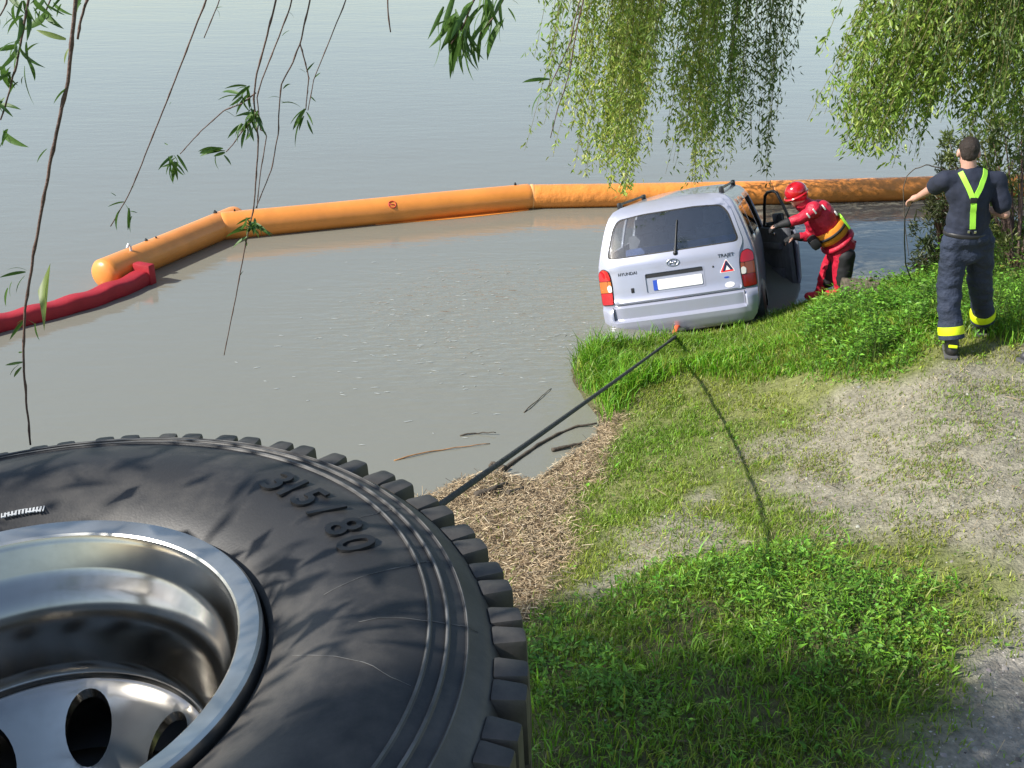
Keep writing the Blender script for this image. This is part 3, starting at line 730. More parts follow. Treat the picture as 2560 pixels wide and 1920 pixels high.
def patch(name, outline, off, thick, mt, parent=car, holes=(), step=0.05, yfun=yr, smooth=35):
    """a panel that follows the rear of the car; outline in (x, z)"""
    def dens(poly):
        r_ = []
        for a, b in zip(poly, poly[1:] + poly[:1]):
            n = max(1, int(math.hypot(b[0] - a[0], b[1] - a[1]) / step))
            r_ += [(a[0] + (b[0] - a[0]) * t / n, a[1] + (b[1] - a[1]) * t / n) for t in range(n)]
        return r_
    pts = []; ed = []; polys = [dens(list(outline))] + [dens(list(h)) for h in holes]
    for P in polys:
        n0 = len(pts); pts += [Vector(q) for q in P]; ed += [(n0 + i, n0 + (i + 1) % len(P)) for i in range(len(P))]
    xs = [q[0] for q in outline]; zs = [q[1] for q in outline]
    gxs = np.arange(min(xs) + step / 2, max(xs), step); gzs = np.arange(min(zs) + step / 2, max(zs), step)
    if len(gxs) and len(gzs):
        GX, GZ = np.meshgrid(gxs, gzs); GX = GX.ravel(); GZ = GZ.ravel()
        ok = in_poly(GX, GZ, outline)
        for P in polys: ok &= seg_dist(GX, GZ, P + [P[0]]) > step * 0.35
        for h in holes: ok &= ~in_poly(GX, GZ, h)
        pts += [Vector((a, b)) for a, b in zip(GX[ok], GZ[ok])]
    r_ = delaunay_2d_cdt(pts, ed, [], 1, 1e-7)
    offf = off if callable(off) else (lambda x, z: off)
    bm = bmesh.new(); bv = [bm.verts.new((q.x, yfun(q.x, q.y) - offf(q.x, q.y), q.y)) for q in r_[0]]
    for f in r_[2]:
        cx_ = np.array([sum(r_[0][i].x for i in f) / len(f)]); cz_ = np.array([sum(r_[0][i].y for i in f) / len(f)])
        if any(in_poly(cx_, cz_, h)[0] for h in holes): continue
        try: bm.faces.new([bv[i] for i in f])
        except ValueError: pass
    bmesh.ops.recalc_face_normals(bm, faces=bm.faces)
    if sum(f.normal.y * f.calc_area() for f in bm.faces) > 0: bmesh.ops.reverse_faces(bm, faces=bm.faces)
    if thick:
        e = bmesh.ops.extrude_face_region(bm, geom=bm.faces[:])
        bmesh.ops.translate(bm, vec=(0, thick, 0), verts=[v for v in e['geom'] if isinstance(v, bmesh.types.BMVert)])
        bmesh.ops.recalc_face_normals(bm, faces=bm.faces)
    me = bpy.data.meshes.new(name); bm.to_mesh(me); bm.free()
    me.polygons.foreach_set('use_smooth', np.ones(len(me.polygons), bool)); me.set_sharp_from_angle(angle=math.radians(smooth))
    return link(name, me, parent, mt)
def rounded(poly, r, n=5):
    out = []; N_ = len(poly)
    for i in range(N_):
        a, b, c = np.array(poly[i - 1]), np.array(poly[i]), np.array(poly[(i + 1) % N_])
        rr = min(r, np.linalg.norm(a - b) * 0.45, np.linalg.norm(c - b) * 0.45)
        p0 = b + (a - b) / np.linalg.norm(a - b) * rr; p1 = b + (c - b) / np.linalg.norm(c - b) * rr
        for t in np.linspace(0, 1, n): out.append(tuple((1 - t) ** 2 * p0 + 2 * t * (1 - t) * b + t * t * p1))
    return out
WIN = rounded([(-0.765, 1.165), (0.765, 1.165), (0.675, 1.50), (0.60, 1.595), (0.30, 1.622), (-0.30, 1.622), (-0.60, 1.595), (-0.675, 1.50)], 0.07)
WIN_IN = [(x * 0.972, 1.392 + (z - 1.392) * 0.945) for x, z in WIN]
edge = [(hw * 0.967, z) for hw, z in OUT]
REAR = [q for q in edge] + [(-x, z) for x, z in edge[::-1][1:]]
patch('rear_panel', REAR, 0.0, 0.012, M['silver'], holes=[WIN], step=0.045)
# tailgate skin, a few millimetres proud, between the lights
TG = rounded([(-0.735, 0.64), (0.735, 0.64), (0.725, 0.90), (0.745, 1.06), (0.80, 1.16), (0.71, 1.52), (0.62, 1.665), (0.3, 1.70), (-0.3, 1.70), (-0.62, 1.665), (-0.71, 1.52), (-0.80, 1.16), (-0.745, 1.06), (-0.725, 0.90)], 0.05)
REC = rounded([(-0.335, 0.735), (0.325, 0.735), (0.325, 0.955), (-0.335, 0.955)], 0.02, 3)
def tgoff(x, z): return 0.012 + 0.022 * math.exp(-((z - 0.665) / 0.030) ** 2) + 0.010 * math.exp(-((z - 1.08) / 0.05) ** 2)
tg = patch('tailgate', TG, tgoff, 0.012, M['silver'], holes=[WIN, REC], step=0.04)
patch('plate_recess', REC, -0.016, 0.006, M['black_plastic'], tg, step=0.1)  # black stands in for the shadow inside the body-coloured recess
patch('recess_surround', rounded([(-0.345, 0.725), (0.335, 0.725), (0.335, 0.965), (-0.345, 0.965)], 0.02, 3), lambda x, z: tgoff(x, z) + 0.003, 0.01, M['silver'], tg, holes=[REC], step=0.05)
patch('handle_strip', [(-0.33, 0.905), (0.32, 0.905), (0.32, 0.948), (-0.33, 0.948)], 0.004, 0.012, M['black_plastic'], tg, step=0.1)
pl = patch('number_plate', rounded([(-0.205, 0.757), (0.305, 0.757), (0.305, 0.872), (-0.205, 0.872)], 0.012, 3), 0.010, 0.006, M['plate_white'], tg, step=0.1)
patch('blue_band', [(-0.255, 0.757), (-0.207, 0.757), (-0.207, 0.872), (-0.255, 0.872)], 0.010, 0.006, M['plate_blue'], tg, step=0.1)
# window, seal, wiper
patch('rear_window_seal', WIN, 0.006, 0.022, M['black_rubber_seal'], holes=[WIN_IN], step=0.05)
patch('rear_window', [(x * 1.005, 1.392 + (z - 1.392) * 1.01) for x, z in WIN_IN], 0.004, 0.004, M['car_glass'], step=0.05)
m = MB(); w0 = (0.04, 1.14); w1 = (0.09, 1.50)
wp = [Vector((w0[0] + (w1[0] - w0[0]) * t, yr(0, w0[1] + (w1[1] - w0[1]) * t) - 0.035, w0[1] + (w1[1] - w0[1]) * t)) for t in np.linspace(0, 1, 8)]
m.tube(wp, [0.013, 0.011, 0.010, 0.009, 0.008, 0.008, 0.007, 0.006], 8); m.tube([p + Vector((0.006, 0.018, 0)) for p in wp[2:]], 0.006, 6); m.ellipsoid(wp[0] + Vector((0, 0.02, 0)), (0.028, 0.025, 0.028), 12, 8)
m.build('rear_wiper', M['black_plastic'], car, 50)
# bumper
def boff(x, z):
    corner = float(sstep(0.735, 0.765, abs(x)))
    mid = np.interp(z, [0.245, 0.27, 0.30, 0.38, 0.440, 0.455, 0.470, 0.60, 0.615, 0.632], [0.0, 0.045, 0.065, 0.095, 0.098, 0.085, 0.030, 0.044, 0.040, 0.0])
    cor = np.interp(z, [0.245, 0.27, 0.30, 0.38, 0.47, 0.56, 0.60, 0.632], [0.0, 0.045, 0.065, 0.092, 0.092, 0.084, 0.06, 0.005])
    return float(mid * (1 - corner) + cor * corner) * (1 - 0.35 * sstep(0.80, 0.90, abs(x)))
BUMP = [(-0.70, 0.25), (0.70, 0.25), (0.80, 0.275), (0.855, 0.34), (0.885, 0.47), (0.892, 0.56), (0.892, 0.632), (-0.892, 0.632), (-0.892, 0.56), (-0.885, 0.47), (-0.855, 0.34), (-0.80, 0.275)]
patch('bumper', BUMP, boff, 0.03, M['silver'], step=0.018, smooth=30)
m = MB()
for sd in (-1, 1):
    pts = [Vector((sd * x, yr(x, 0.60) - 0.0 + dy, 0.0)) for x, dy in ()]
for sx in (-0.75, 0.75):
    m.box((sx, yr(sx, 0.54) - boff(0.75, 0.54) - 0.001, 0.545), (0.008, 0.012, 0.15))
m.build('bumper_seam', M['black_plastic'], car)
for sd, nm in ((-1, 'l'), (1, 'r')):
    def S(poly): return [(sd * x, z) for x, z in poly]
    base = rounded([(0.745, 0.645), (0.895, 0.645), (0.897, 0.90), (0.893, 1.03), (0.835, 1.075), (0.765, 1.05), (0.735, 0.95), (0.733, 0.80)], 0.03)
    tl = patch('tail_light', S(base), 0.014, 0.02, M['black_plastic'], step=0.03)
    patch('red_lens', S(rounded([(0.745, 0.93), (0.892, 0.93), (0.888, 1.025), (0.835, 1.067), (0.77, 1.043), (0.748, 0.97)], 0.025)), 0.026, 0.014, M['red_lens'], tl, step=0.025)
    patch('amber_lens', S([(0.79, 0.795), (0.890, 0.795), (0.891, 0.925), (0.79, 0.925)]), 0.025, 0.014, M['amber_lens' if sd < 0 else 'amber_shaded_lens'], tl, step=0.025)
    patch('reversing_lens', S(rounded([(0.742, 0.795), (0.786, 0.795), (0.786, 0.925), (0.744, 0.925)], 0.012, 3)), 0.027, 0.014, M['amber_shaded_lens' if sd > 0 else 'amber_lens'], tl, step=0.025)
    patch('lower_red_lens', S(rounded([(0.75, 0.655), (0.888, 0.655), (0.890, 0.79), (0.742, 0.79)], 0.012, 3)), 0.025, 0.014, M['lower_red_lens' if sd > 0 else 'red_lens'], tl, step=0.025)
    cx = 0.768
    patch('reversing_lamp', S(rounded([(0.742, 0.80), (0.79, 0.80), (0.80, 0.86), (0.77, 0.885), (0.742, 0.87)], 0.015, 4)), 0.031, 0.01, M['white_lens'], tl, step=0.03)
# emblem, lettering, stickers, lock: (x, z) measured on the tailgate
def on_tail(x, z, off=0.0): return Vector((x, yr(x, z) - tgoff(x, z) - off, z))
def tail_frame(x, z):
    e = 0.02; tx = (on_tail(x + e, z) - on_tail(x - e, z)).normalized(); tz = (on_tail(x, z + e) - on_tail(x, z - e)).normalized()
    return Matrix((tx, tz, tx.cross(tz))).transposed()
def tail_text(txt, x, z, size, mt, name):
    tm = text_mesh(txt, size, 0.0025, name); tm.materials.append(mt); o = link(name, tm, tg); o.location = on_tail(x, z, 0.003); o.rotation_euler = tail_frame(x, z).to_euler()
tail_text('HYUNDAI', -0.535, 0.985, 0.050, M['black_plastic'], 'maker_lettering')
tail_text('TRAJET', 0.595, 1.035, 0.055, M['black_plastic'], 'model_lettering')
m = MB(); F_ = tail_frame(0.0, 1.045); c = on_tail(0.0, 1.045, 0.006)
m.tube([c + F_ @ Vector((0.070 * math.cos(t), 0.038 * math.sin(t), 0)) for t in np.linspace(0, 2 * math.pi, 33)], 0.006, 8)
sk = lambda a, b: c + F_ @ Vector((a, b, 0))
m.tube([sk(-0.040, -0.026), sk(-0.016, 0.031)], 0.006, 6); m.tube([sk(0.016, -0.031), sk(0.040, 0.026)], 0.006, 6); m.tube([sk(-0.026, -0.004), sk(0.0, 0.0), sk(0.028, 0.004)], 0.0055, 6)
m.build('emblem', M['chrome'], tg, True)
def sticker(poly, off, mt, name, holes=()):
    return patch(name, poly, lambda x, z: tgoff(x, z) + off, 0.003, mt, tg, holes=holes, step=0.06)
tri = [(0.50, 0.845), (0.680, 0.845), (0.59, 1.000)]
sticker(rounded(tri, 0.02, 3), 0.003, M['sticker_white'], 'sticker')
sticker(rounded([(0.512, 0.851), (0.668, 0.851), (0.59, 0.987)], 0.015, 3), 0.0045, M['sticker_red'], 'sticker_border', holes=[[(0.55, 0.870), (0.63, 0.870), (0.59, 0.935)]])
sticker([(0.540, 0.862), (0.565, 0.862), (0.591, 0.925), (0.628, 0.868), (0.655, 0.872), (0.598, 0.972), (0.582, 0.972)], 0.006, M['sticker_dark'], 'sticker_arrow')
sticker([(0.60 + 0.055 * math.cos(t), 0.705 + 0.030 * math.sin(t)) for t in np.linspace(0, 2 * math.pi, 21)[:-1]], 0.003, M['sticker_white'], 'oval_badge')
sticker([(0.575 + 0.03 * math.cos(t), 0.79 + 0.010 * math.sin(t)) for t in np.linspace(0, 2 * math.pi, 13)[:-1]], 0.003, M['plate_blue'], 'small_sticker')
m = MB(); m.box(on_tail(-0.50, 0.79, 0.004), (0.035, 0.01, 0.055), bev=0.004); m.build('lock_cover', M['black_plastic'], tg, 40)
m = MB(); m.ellipsoid(on_tail(0.44, 0.93, 0.0), (0.012, 0.01, 0.012), 10, 6); m.build('lock', M['black_plastic'], tg, True)
# roof rails
for sd in (-1, 1):
    m = MB(); x = sd * 0.60
    pts = [Vector((x, 0.62 + t * 2.1, 1.715 + 0.045 * min(1, t * 14, (1 - t) * 14))) for t in np.linspace(0, 1, 22)]
    m.tube(pts, 0.015, 10); m.box((x, 0.64, 1.735), (0.055, 0.11, 0.095), bev=0.02); m.box((x, 2.68, 1.735), (0.055, 0.11, 0.095), bev=0.02); m.build('roof_rail', M['black_plastic'], car, 50)
# inside
m = MB(); m.box((0, 2.0, 0.42), (1.66, 3.4, 0.06)); m.box((0, 0.62, 0.80), (1.50, 0.05, 0.62)); m.build('floor', M['interior'], car)
for sx in (-0.42, 0.42):
    for row, yy, mt_ in ((0, 2.35, 'interior'), (1, 1.35, 'interior')):
        m = MB(); m.box((sx, yy, 0.98), (0.52, 0.14, 0.70), Matrix.Rotation(-0.2, 3, 'X'), bev=0.05); m.box((sx, yy + 0.3, 0.66), (0.52, 0.52, 0.16), bev=0.05)
        st = m.build('seat', M[mt_], car, 40)
        m = MB(); m.box((sx, yy - 0.07, 1.43), (0.27, 0.10, 0.20), Matrix.Rotation(-0.15, 3, 'X'), bev=0.04); m.tube([(sx - 0.06, yy - 0.04, 1.28), (sx - 0.06, yy - 0.06, 1.38)], 0.008, 6); m.tube([(sx + 0.06, yy - 0.04, 1.28), (sx + 0.06, yy - 0.06, 1.38)], 0.008, 6)
        m.build('headrest', M['interior'], st, 40)
m = MB(); m.box((0, 0.95, 1.02), (1.35, 0.10, 0.36), Matrix.Rotation(-0.25, 3, 'X'), bev=0.05); m.build('rear_bench', M['interior_blue'], car, 40)
m = MB(); m.box((0, 3.35, 0.98), (1.5, 0.45, 0.28), bev=0.06); m.build('dashboard', M['interior'], car, 40)
m = MB(); sc_ = Vector((-0.40, 3.05, 1.06)); m.tube([sc_ + Vector((0.185 * math.cos(t), -0.06 * math.sin(t), 0.17 * math.sin(t))) for t in np.linspace(0, 2 * math.pi, 30)], 0.014, 8); m.box(sc_, (0.32, 0.03, 0.05), bev=0.01); m.build('steering_wheel', M['black_plastic'], car, 40)
m = MB(); m.box((0, 2.0, 1.66), (1.25, 2.6, 0.03), bev=0.01); m.build('roof_lining', M['interior_light'], car, 40)
# wheels
for sd in (-1, 1):
    for yy in (0.98, 3.85):
        T = Matrix.Translation((sd * 0.83, yy, 0.31)) @ Matrix.Rotation(math.pi / 2, 4, 'Y')
        m = MB(); m.lathe([(0.18, -0.10), (0.27, -0.105), (0.315, -0.075), (0.32, 0), (0.315, 0.075), (0.27, 0.105), (0.18, 0.10)], 40, M=T); w = m.build('wheel', M['tyre'], car, 40)
        m = MB(); m.lathe([(0.001, 0.085), (0.15, 0.07), (0.195, 0.09), (0.20, 0.0), (0.195, -0.09), (0.15, -0.07), (0.001, -0.085)], 32, M=T); m.build('rim', M['alu'], w, 40)
# the open front door on the far right side: hinged at the front
dr = empty('front_door', (0.915, 3.02, 0.0), car)
dr['label'] = 'open front door with black window frame and mirror'
dr.rotation_euler = (0, 0, math.radians(23))          # the rear edge swings outwards
def D(u, x, z): return Vector((x, -u, z))
m = MB()
prof = [(0.36, -0.045), (0.45, -0.01), (0.62, 0.0), (0.85, 0.008), (1.02, 0.0), (1.10, -0.02)]
vs = []; us = np.linspace(0.02, 1.06, 12)
for u in us:
    for z, x in prof: vs.append(D(u, x, z))
n = len(prof); fs = [[i * n + j, (i + 1) * n + j, (i + 1) * n + j + 1, i * n + j + 1] for i in range(11) for j in range(n - 1)]
m.add(vs, fs); o = m.build('door_skin', M['silver'], dr, 40); sm = o.modifiers.new('t', 'SOLIDIFY'); sm.thickness = 0.02; sm.offset = 1 if True else -1
m = MB(); m.box(D(0.54, -0.075, 0.73), (0.07, 1.00, 0.72), bev=0.03); m.box(D(0.55, -0.13, 0.86), (0.07, 0.62, 0.09), bev=0.03); m.box(D(0.50, -0.12, 0.50), (0.05, 0.70, 0.14), bev=0.02); m.build('door_trim', M['interior'], dr, 40)
m = MB(); m.box(D(0.62, -0.125, 1.02), (0.03, 0.14, 0.03), bev=0.01); m.build('door_handle', M['chrome'], dr, 40)
def fx(z): return -0.02 - 0.30 * (z - 1.10)
fr = [(0.03, 1.09), (0.16, 1.19), (0.36, 1.37), (0.56, 1.52), (0.70, 1.565), (0.92, 1.575), (1.00, 1.55), (1.03, 1.40), (1.06, 1.09)]
m = MB(); m.tube([D(u, fx(z), z) for u, z in fr] + [D(fr[0][0], fx(fr[0][1]), fr[0][1])], 0.020, 8); m.build('window_frame', M['black_plastic'], dr, 50)
m = MB(); m.add([D(u, fx(z), z) for u, z in fr], [list(range(len(fr)))]); m.build('door_window', M['car_glass'], dr)
m = MB(); m.box(D(0.20, 0.13, 1.17), (0.10, 0.22, 0.16), bev=0.035); m.box(D(0.14, 0.03, 1.12), (0.10, 0.06, 0.05), bev=0.015); mi = m.build('wing_mirror', M['black_plastic'], dr, 40)
m = MB(); m.box(D(0.253, 0.13, 1.17), (0.006, 0.18, 0.12), bev=0.002); m.build('mirror_glass', M['chrome'], mi)

# towing point: shackle, orange tag and the rope up to the truck
hookp = CARM @ Vector((-0.035, -0.085, 0.235))
anchor = Vector((-0.85, 1.52, 3.27))
sh_ = empty('shackle', hookp); tag(sh_, 'steel shackle with orange strap joining the rope to the car bumper', 'shackle')
rd = (anchor - hookp).normalized()
m = MB(); sdv = rd.cross(Vector((0, 0, 1))).normalized()
m.tube([sdv * 0.035 - rd * 0.02, sdv * 0.045 + rd * 0.05, sdv * 0.03 + rd * 0.10, rd * 0.12, -sdv * 0.03 + rd * 0.10, -sdv * 0.045 + rd * 0.05, -sdv * 0.035 - rd * 0.02], 0.014, 10); m.tube([sdv * 0.065 - rd * 0.02, -sdv * 0.065 - rd * 0.02], 0.015, 10); m.build('bow', M['steel'], sh_, 50)
m = MB(); m.tube([-rd * 0.03 + Vector((-0.02, 0, 0.0)), Vector((-0.05, -0.06, 0.02)), Vector((-0.06, -0.08, 0.05)), Vector((-0.02, 0.03, 0.09)), Vector((0.0, 0.08, 0.07))], 0.026, 10, flat=0.5); m.build('strap', M['strap_orange'], sh_, 50)
rp0 = hookp + rd * 0.10
pts = []
for t in np.linspace(0, 1, 60):
    q = rp0.lerp(anchor, t); q.z -= 0.015 * 4 * t * (1 - t); pts.append(q)
ro = empty('tow_rope', rp0); tag(ro, 'taut dark recovery rope running from the car bumper to the truck', 'rope')
m = MB(); m.tube([p - rp0 for p in pts], 0.0135, 10); m.build('cord', M['rope'], ro, True)
m = MB(); m.tube([p - rp0 for p in pts[:6]], 0.018, 10); m.build('spliced_end', M['rope'], ro, True)
# ------------------------------------------------------------------ people
def blob_mesh(name, prims, vox, iters=4, disp=0.0, dscale=8.0, dseed=0.0, zfold=1.0):
    m = MB()
    for pr in prims:
        if pr[0] == 'c':
            _, p0, p1, r0, r1 = pr; p0, p1 = Vector(p0), Vector(p1); L_ = (p1 - p0).length
            if L_ < 1e-6: m.ellipsoid(p0, (r0, r0, r0)); continue
            d = (p1 - p0) / L_
            prof = [(max(1e-4, r0 * math.sin(t)), -r0 * math.cos(t)) for t in np.linspace(0, math.pi / 2, 6)]
            prof += [(max(1e-4, r1 * math.cos(t)), L_ + r1 * math.sin(t)) for t in np.linspace(0, math.pi / 2, 6)]
            T = Matrix.Translation(p0) @ d.to_track_quat('Z', 'Y').to_matrix().to_4x4()
            m.lathe(prof, 16, M=T)
        elif pr[0] == 'e':
            m.ellipsoid(pr[1], pr[2], 20, 12, R=pr[3] if len(pr) > 3 else None)
    me = m.mesh(name, weld=0)
    o = bpy.data.objects.new('tmp', me); COL.objects.link(o)
    a = o.modifiers.new('r', 'REMESH'); a.mode = 'VOXEL'; a.voxel_size = vox; a.adaptivity = 0
    b_ = o.modifiers.new('s', 'SMOOTH'); b_.factor = 0.5; b_.iterations = iters
    dg = bpy.context.evaluated_depsgraph_get()
    out = bpy.data.meshes.new_from_object(o.evaluated_get(dg)); bpy.data.objects.remove(o); bpy.data.meshes.remove(me)
    out.name = name
    if disp:
        n = len(out.vertices); co = np.empty(n * 3, np.float32); no = np.empty(n * 3, np.float32)
        out.vertices.foreach_get('co', co); out.vertices.foreach_get('normal', no); co = co.reshape(-1, 3); no = no.reshape(-1, 3)
        dd = np.array([mnoise.noise(Vector((c[0] * dscale + dseed, c[1] * dscale, c[2] * dscale * zfold))) + 0.5 * mnoise.noise(Vector((c[0] * dscale * 2.3, c[1] * dscale * 2.3 + dseed, c[2] * dscale * 2.6 * zfold))) for c in co])
        co += no * (disp * dd)[:, None]; out.vertices.foreach_set('co', co.ravel())
    out.polygons.foreach_set('use_smooth', np.ones(len(out.polygons), bool)); out.update()
    return out
def blob(name, prims, vox, mt, parent, **k):
    pl = parent.matrix_world.translation if False else parent.location
    sh = []
    for pr in prims:
        if pr[0] == 'c': sh.append(('c', Vector(pr[1]) - pl, Vector(pr[2]) - pl, pr[3], pr[4]))
        else: sh.append(('e', Vector(pr[1]) - pl, pr[2]) + tuple(pr[3:]))
    return link(name, blob_mesh(name, sh, vox, **k), parent, mt)
def hand(wrist, fwd, palm_n, side, curl=0.5, sc=1.0):
    """palm, four fingers and a thumb as chains; side: towards the thumb"""
    w = Vector(wrist); f = Vector(fwd).normalized(); n = Vector(palm_n).normalized(); n = (n - f * n.dot(f)).normalized(); s = f.cross(n) if Vector(side).dot(f.cross(n)) > 0 else -f.cross(n)
    P = [('e', w + f * 0.045 * sc, (0.028 * sc, 0.028 * sc, 0.02 * sc)), ('c', w, w + f * 0.05 * sc, 0.026 * sc, 0.03 * sc)]
    for k, (off, ln) in enumerate(((0.030, 0.070), (0.010, 0.078), (-0.010, 0.073), (-0.029, 0.056))):
        b0 = w + f * 0.082 * sc + s * off * sc; ang = 0.0; q = b0; d = f
        P.append(('c', w + f * 0.03 * sc + s * off * 0.6 * sc, b0, 0.013 * sc, 0.0105 * sc))
        for j, part in enumerate((0.45, 0.32, 0.25)):
            ang += curl * (0.5 if j == 0 else 0.8); d = f * math.cos(ang) + n * math.sin(ang)
            q2 = q + d * ln * part * sc; P.append(('c', q, q2, (0.0100 - 0.0008 * j) * sc, (0.0092 - 0.0008 * j) * sc)); q = q2
    t0 = w + f * 0.025 * sc + s * 0.028 * sc; t1 = t0 + (f * 0.7 + s * 0.6 + n * 0.25).normalized() * 0.042 * sc; t2 = t1 + (f * 0.9 + s * 0.15 + n * 0.4).normalized() * 0.03 * sc
    P += [('c', t0, t1, 0.0135 * sc, 0.011 * sc), ('c', t1, t2, 0.011 * sc, 0.009 * sc)]
    return P
def head_prims(c, face, upv=(0, 0, 1), s=1.0):
    c = Vector(c); f = Vector(face).normalized(); u = Vector(upv).normalized(); u = (u - f * u.dot(f)).normalized(); r = f.cross(u)
    R_ = Matrix((r, f, u)).transposed()
    P = [('e', c + u * 0.025 * s, (0.076 * s, 0.094 * s, 0.092 * s), R_), ('e', c + f * 0.02 * s - u * 0.045 * s, (0.060 * s, 0.072 * s, 0.075 * s), R_),
         ('e', c + f * 0.088 * s - u * 0.012 * s, (0.012 * s, 0.020 * s, 0.024 * s), R_), ('e', c + f * 0.070 * s - u * 0.105 * s + 0 * r, (0.028 * s, 0.022 * s, 0.02 * s), R_),
         ('e', c + f * 0.075 * s + u * 0.03 * s, (0.05 * s, 0.016 * s, 0.012 * s), R_), ('e', c + f * 0.080 * s - u * 0.060 * s, (0.026 * s, 0.012 * s, 0.010 * s), R_)]
    for sd in (-1, 1): P.append(('e', c + r * sd * 0.080 * s - f * 0.008 * s - u * 0.01 * s, (0.012 * s, 0.022 * s, 0.034 * s), R_))
    return P, (r, f, u, R_)
# --- the man in navy at the right, seen from behind
V = Vector
mp = empty('person', (3.80, 9.05, 0.95)); tag(mp, 'man in navy shirt and trousers with lime braces, seen from behind on the bank', 'person')
gz_l = float(ground_z(3.695, 9.0)); gz_r = float(ground_z(4.17, 9.45))
HD = V((3.625, 9.14, 2.605)); face = V((0.22, 1, -0.22))
nk = V((3.645, 9.10, 2.47)); ch = V((3.665, 9.10, 2.30)); wa = V((3.70, 9.11, 2.04)); pe = V((3.725, 9.12, 1.90))
shl, shr = V((3.455, 9.10, 2.40)), V((3.870, 9.10, 2.39)); ell, elr = V((3.440, 9.30, 2.27)), V((3.965, 9.06, 2.125)); hal, har = V((3.405, 9.50, 2.145)), V((3.90, 9.30, 2.10))
hil, hir = V((3.625, 9.12, 1.86)), V((3.835, 9.13, 1.86)); knl, knr = V((3.635, 9.13, 1.47)), V((3.955, 9.26, 1.46)); anl, anr = V((3.695, 9.0, gz_l + 0.10)), V((4.12, 9.45, gz_r + 0.10))
hp, (hr_, hf_, hu_, hR) = head_prims(HD, face)
bp = hp + [('c', nk - V((0, 0, 0.06)), HD - hu_ * 0.03 - hf_ * 0.015, 0.062, 0.058), ('c', shl, shr, 0.055, 0.055), ('c', ch, wa, 0.135, 0.12), ('e', ch, (0.165, 0.10, 0.16)), ('e', wa, (0.145, 0.10, 0.14)), ('e', pe, (0.165, 0.115, 0.13)),
           ('c', shl, ell, 0.048, 0.040), ('c', ell, hal, 0.040, 0.027), ('c', shr, elr, 0.048, 0.040), ('c', elr, har, 0.041, 0.028),
           ('c', hil, knl, 0.080, 0.058), ('c', knl, anl, 0.056, 0.040), ('c', hir, knr, 0.080, 0.058), ('c', knr, anr, 0.056, 0.040),
           ('c', anl, anl + V((0.02, 0.14, -0.06)), 0.035, 0.03), ('c', anr, anr + V((0.02, 0.14, -0.06)), 0.035, 0.03)]
bp += hand(hal, (-0.35, 0.7, -0.45), (0, 0.2, -1), (1, 0.3, 0), 0.55) + hand(har, (-0.4, 0.85, 0.0), (-1, 0, -0.2), (0, 0, 1), 0.6)
blob('body', bp, 0.0075, M['skin'], mp, iters=3)
for sd in (-1, 1):
    m = MB(); m.ellipsoid(HD + hr_ * 0.030 * sd + hf_ * 0.082 + hu_ * 0.012 - mp.location, (0.011, 0.011, 0.011), 10, 8); m.build('eye', M['sticker_dark'], mp, True)
blob('hair', [('e', HD + hu_ * 0.034 - hf_ * 0.012, (0.081, 0.096, 0.092), hR), ('e', HD - hf_ * 0.045 - hu_ * 0.012, (0.067, 0.052, 0.062), hR)], 0.009, M['hair'], mp, iters=2, disp=0.004, dscale=60)
shirt = [('e', ch + V((0, 0, 0.02)), (0.195, 0.125, 0.19)), ('c', shl + V((0.03, 0, 0.0)), shr - V((0.03, 0, 0.0)), 0.075, 0.075), ('c', ch, wa, 0.155, 0.150), ('e', wa + V((0, 0, 0.02)), (0.178, 0.13, 0.15)), ('e', wa - V((0, 0, 0.07)), (0.182, 0.135, 0.06)),
         ('c', shl, shl.lerp(ell, 0.75), 0.074, 0.072), ('c', shr, shr.lerp(elr, 0.72), 0.074, 0.074), ('c', nk - V((0, 0, 0.07)), nk - V((0, 0, 0.012)), 0.085, 0.070)]
so = blob('shirt', shirt, 0.012, M['navy'], mp, iters=4, disp=0.010, dscale=9, dseed=2.0)
tro = [('e', pe + V((0, 0, 0.03)), (0.187, 0.142, 0.13)), ('e', wa - V((0, -0.0, 0.06)), (0.175, 0.128, 0.05)), ('c', hil, knl, 0.112, 0.098), ('c', hir, knr, 0.112, 0.098),
       ('c', knl, knl.lerp(anl, 0.70), 0.097, 0.094), ('c', knr, knr.lerp(anr, 0.72), 0.097, 0.092), ('e', pe - V((0, 0, 0.10)), (0.16, 0.12, 0.12))]
blob('trousers', tro, 0.013, M['navy_trousers'], mp, iters=3, disp=0.018, dscale=5.5, dseed=5.0, zfold=1.6)
for a, k, tl in ((anl, knl, 0.705), (anr, knr, 0.735)):
    c0 = k.lerp(a, tl) - mp.location; d = (a - k).normalized()
    m = MB(); T = Matrix.Translation(c0) @ d.to_track_quat('Z', 'Y').to_matrix().to_4x4()
    m.lathe([(0.085, -0.02), (0.103, -0.020), (0.106, 0.0), (0.106, 0.042), (0.104, 0.048), (0.086, 0.05)], 36, close=True, M=T); m.build('hivis_band', M['hivis'], mp, 40)
    m = MB(); m.lathe([(0.080, 0.048), (0.102, 0.048), (0.104, 0.055), (0.104, 0.082), (0.098, 0.088), (0.080, 0.085)], 36, close=True, M=T); m.build('trouser_hem', M['navy_trousers'], mp, 40)
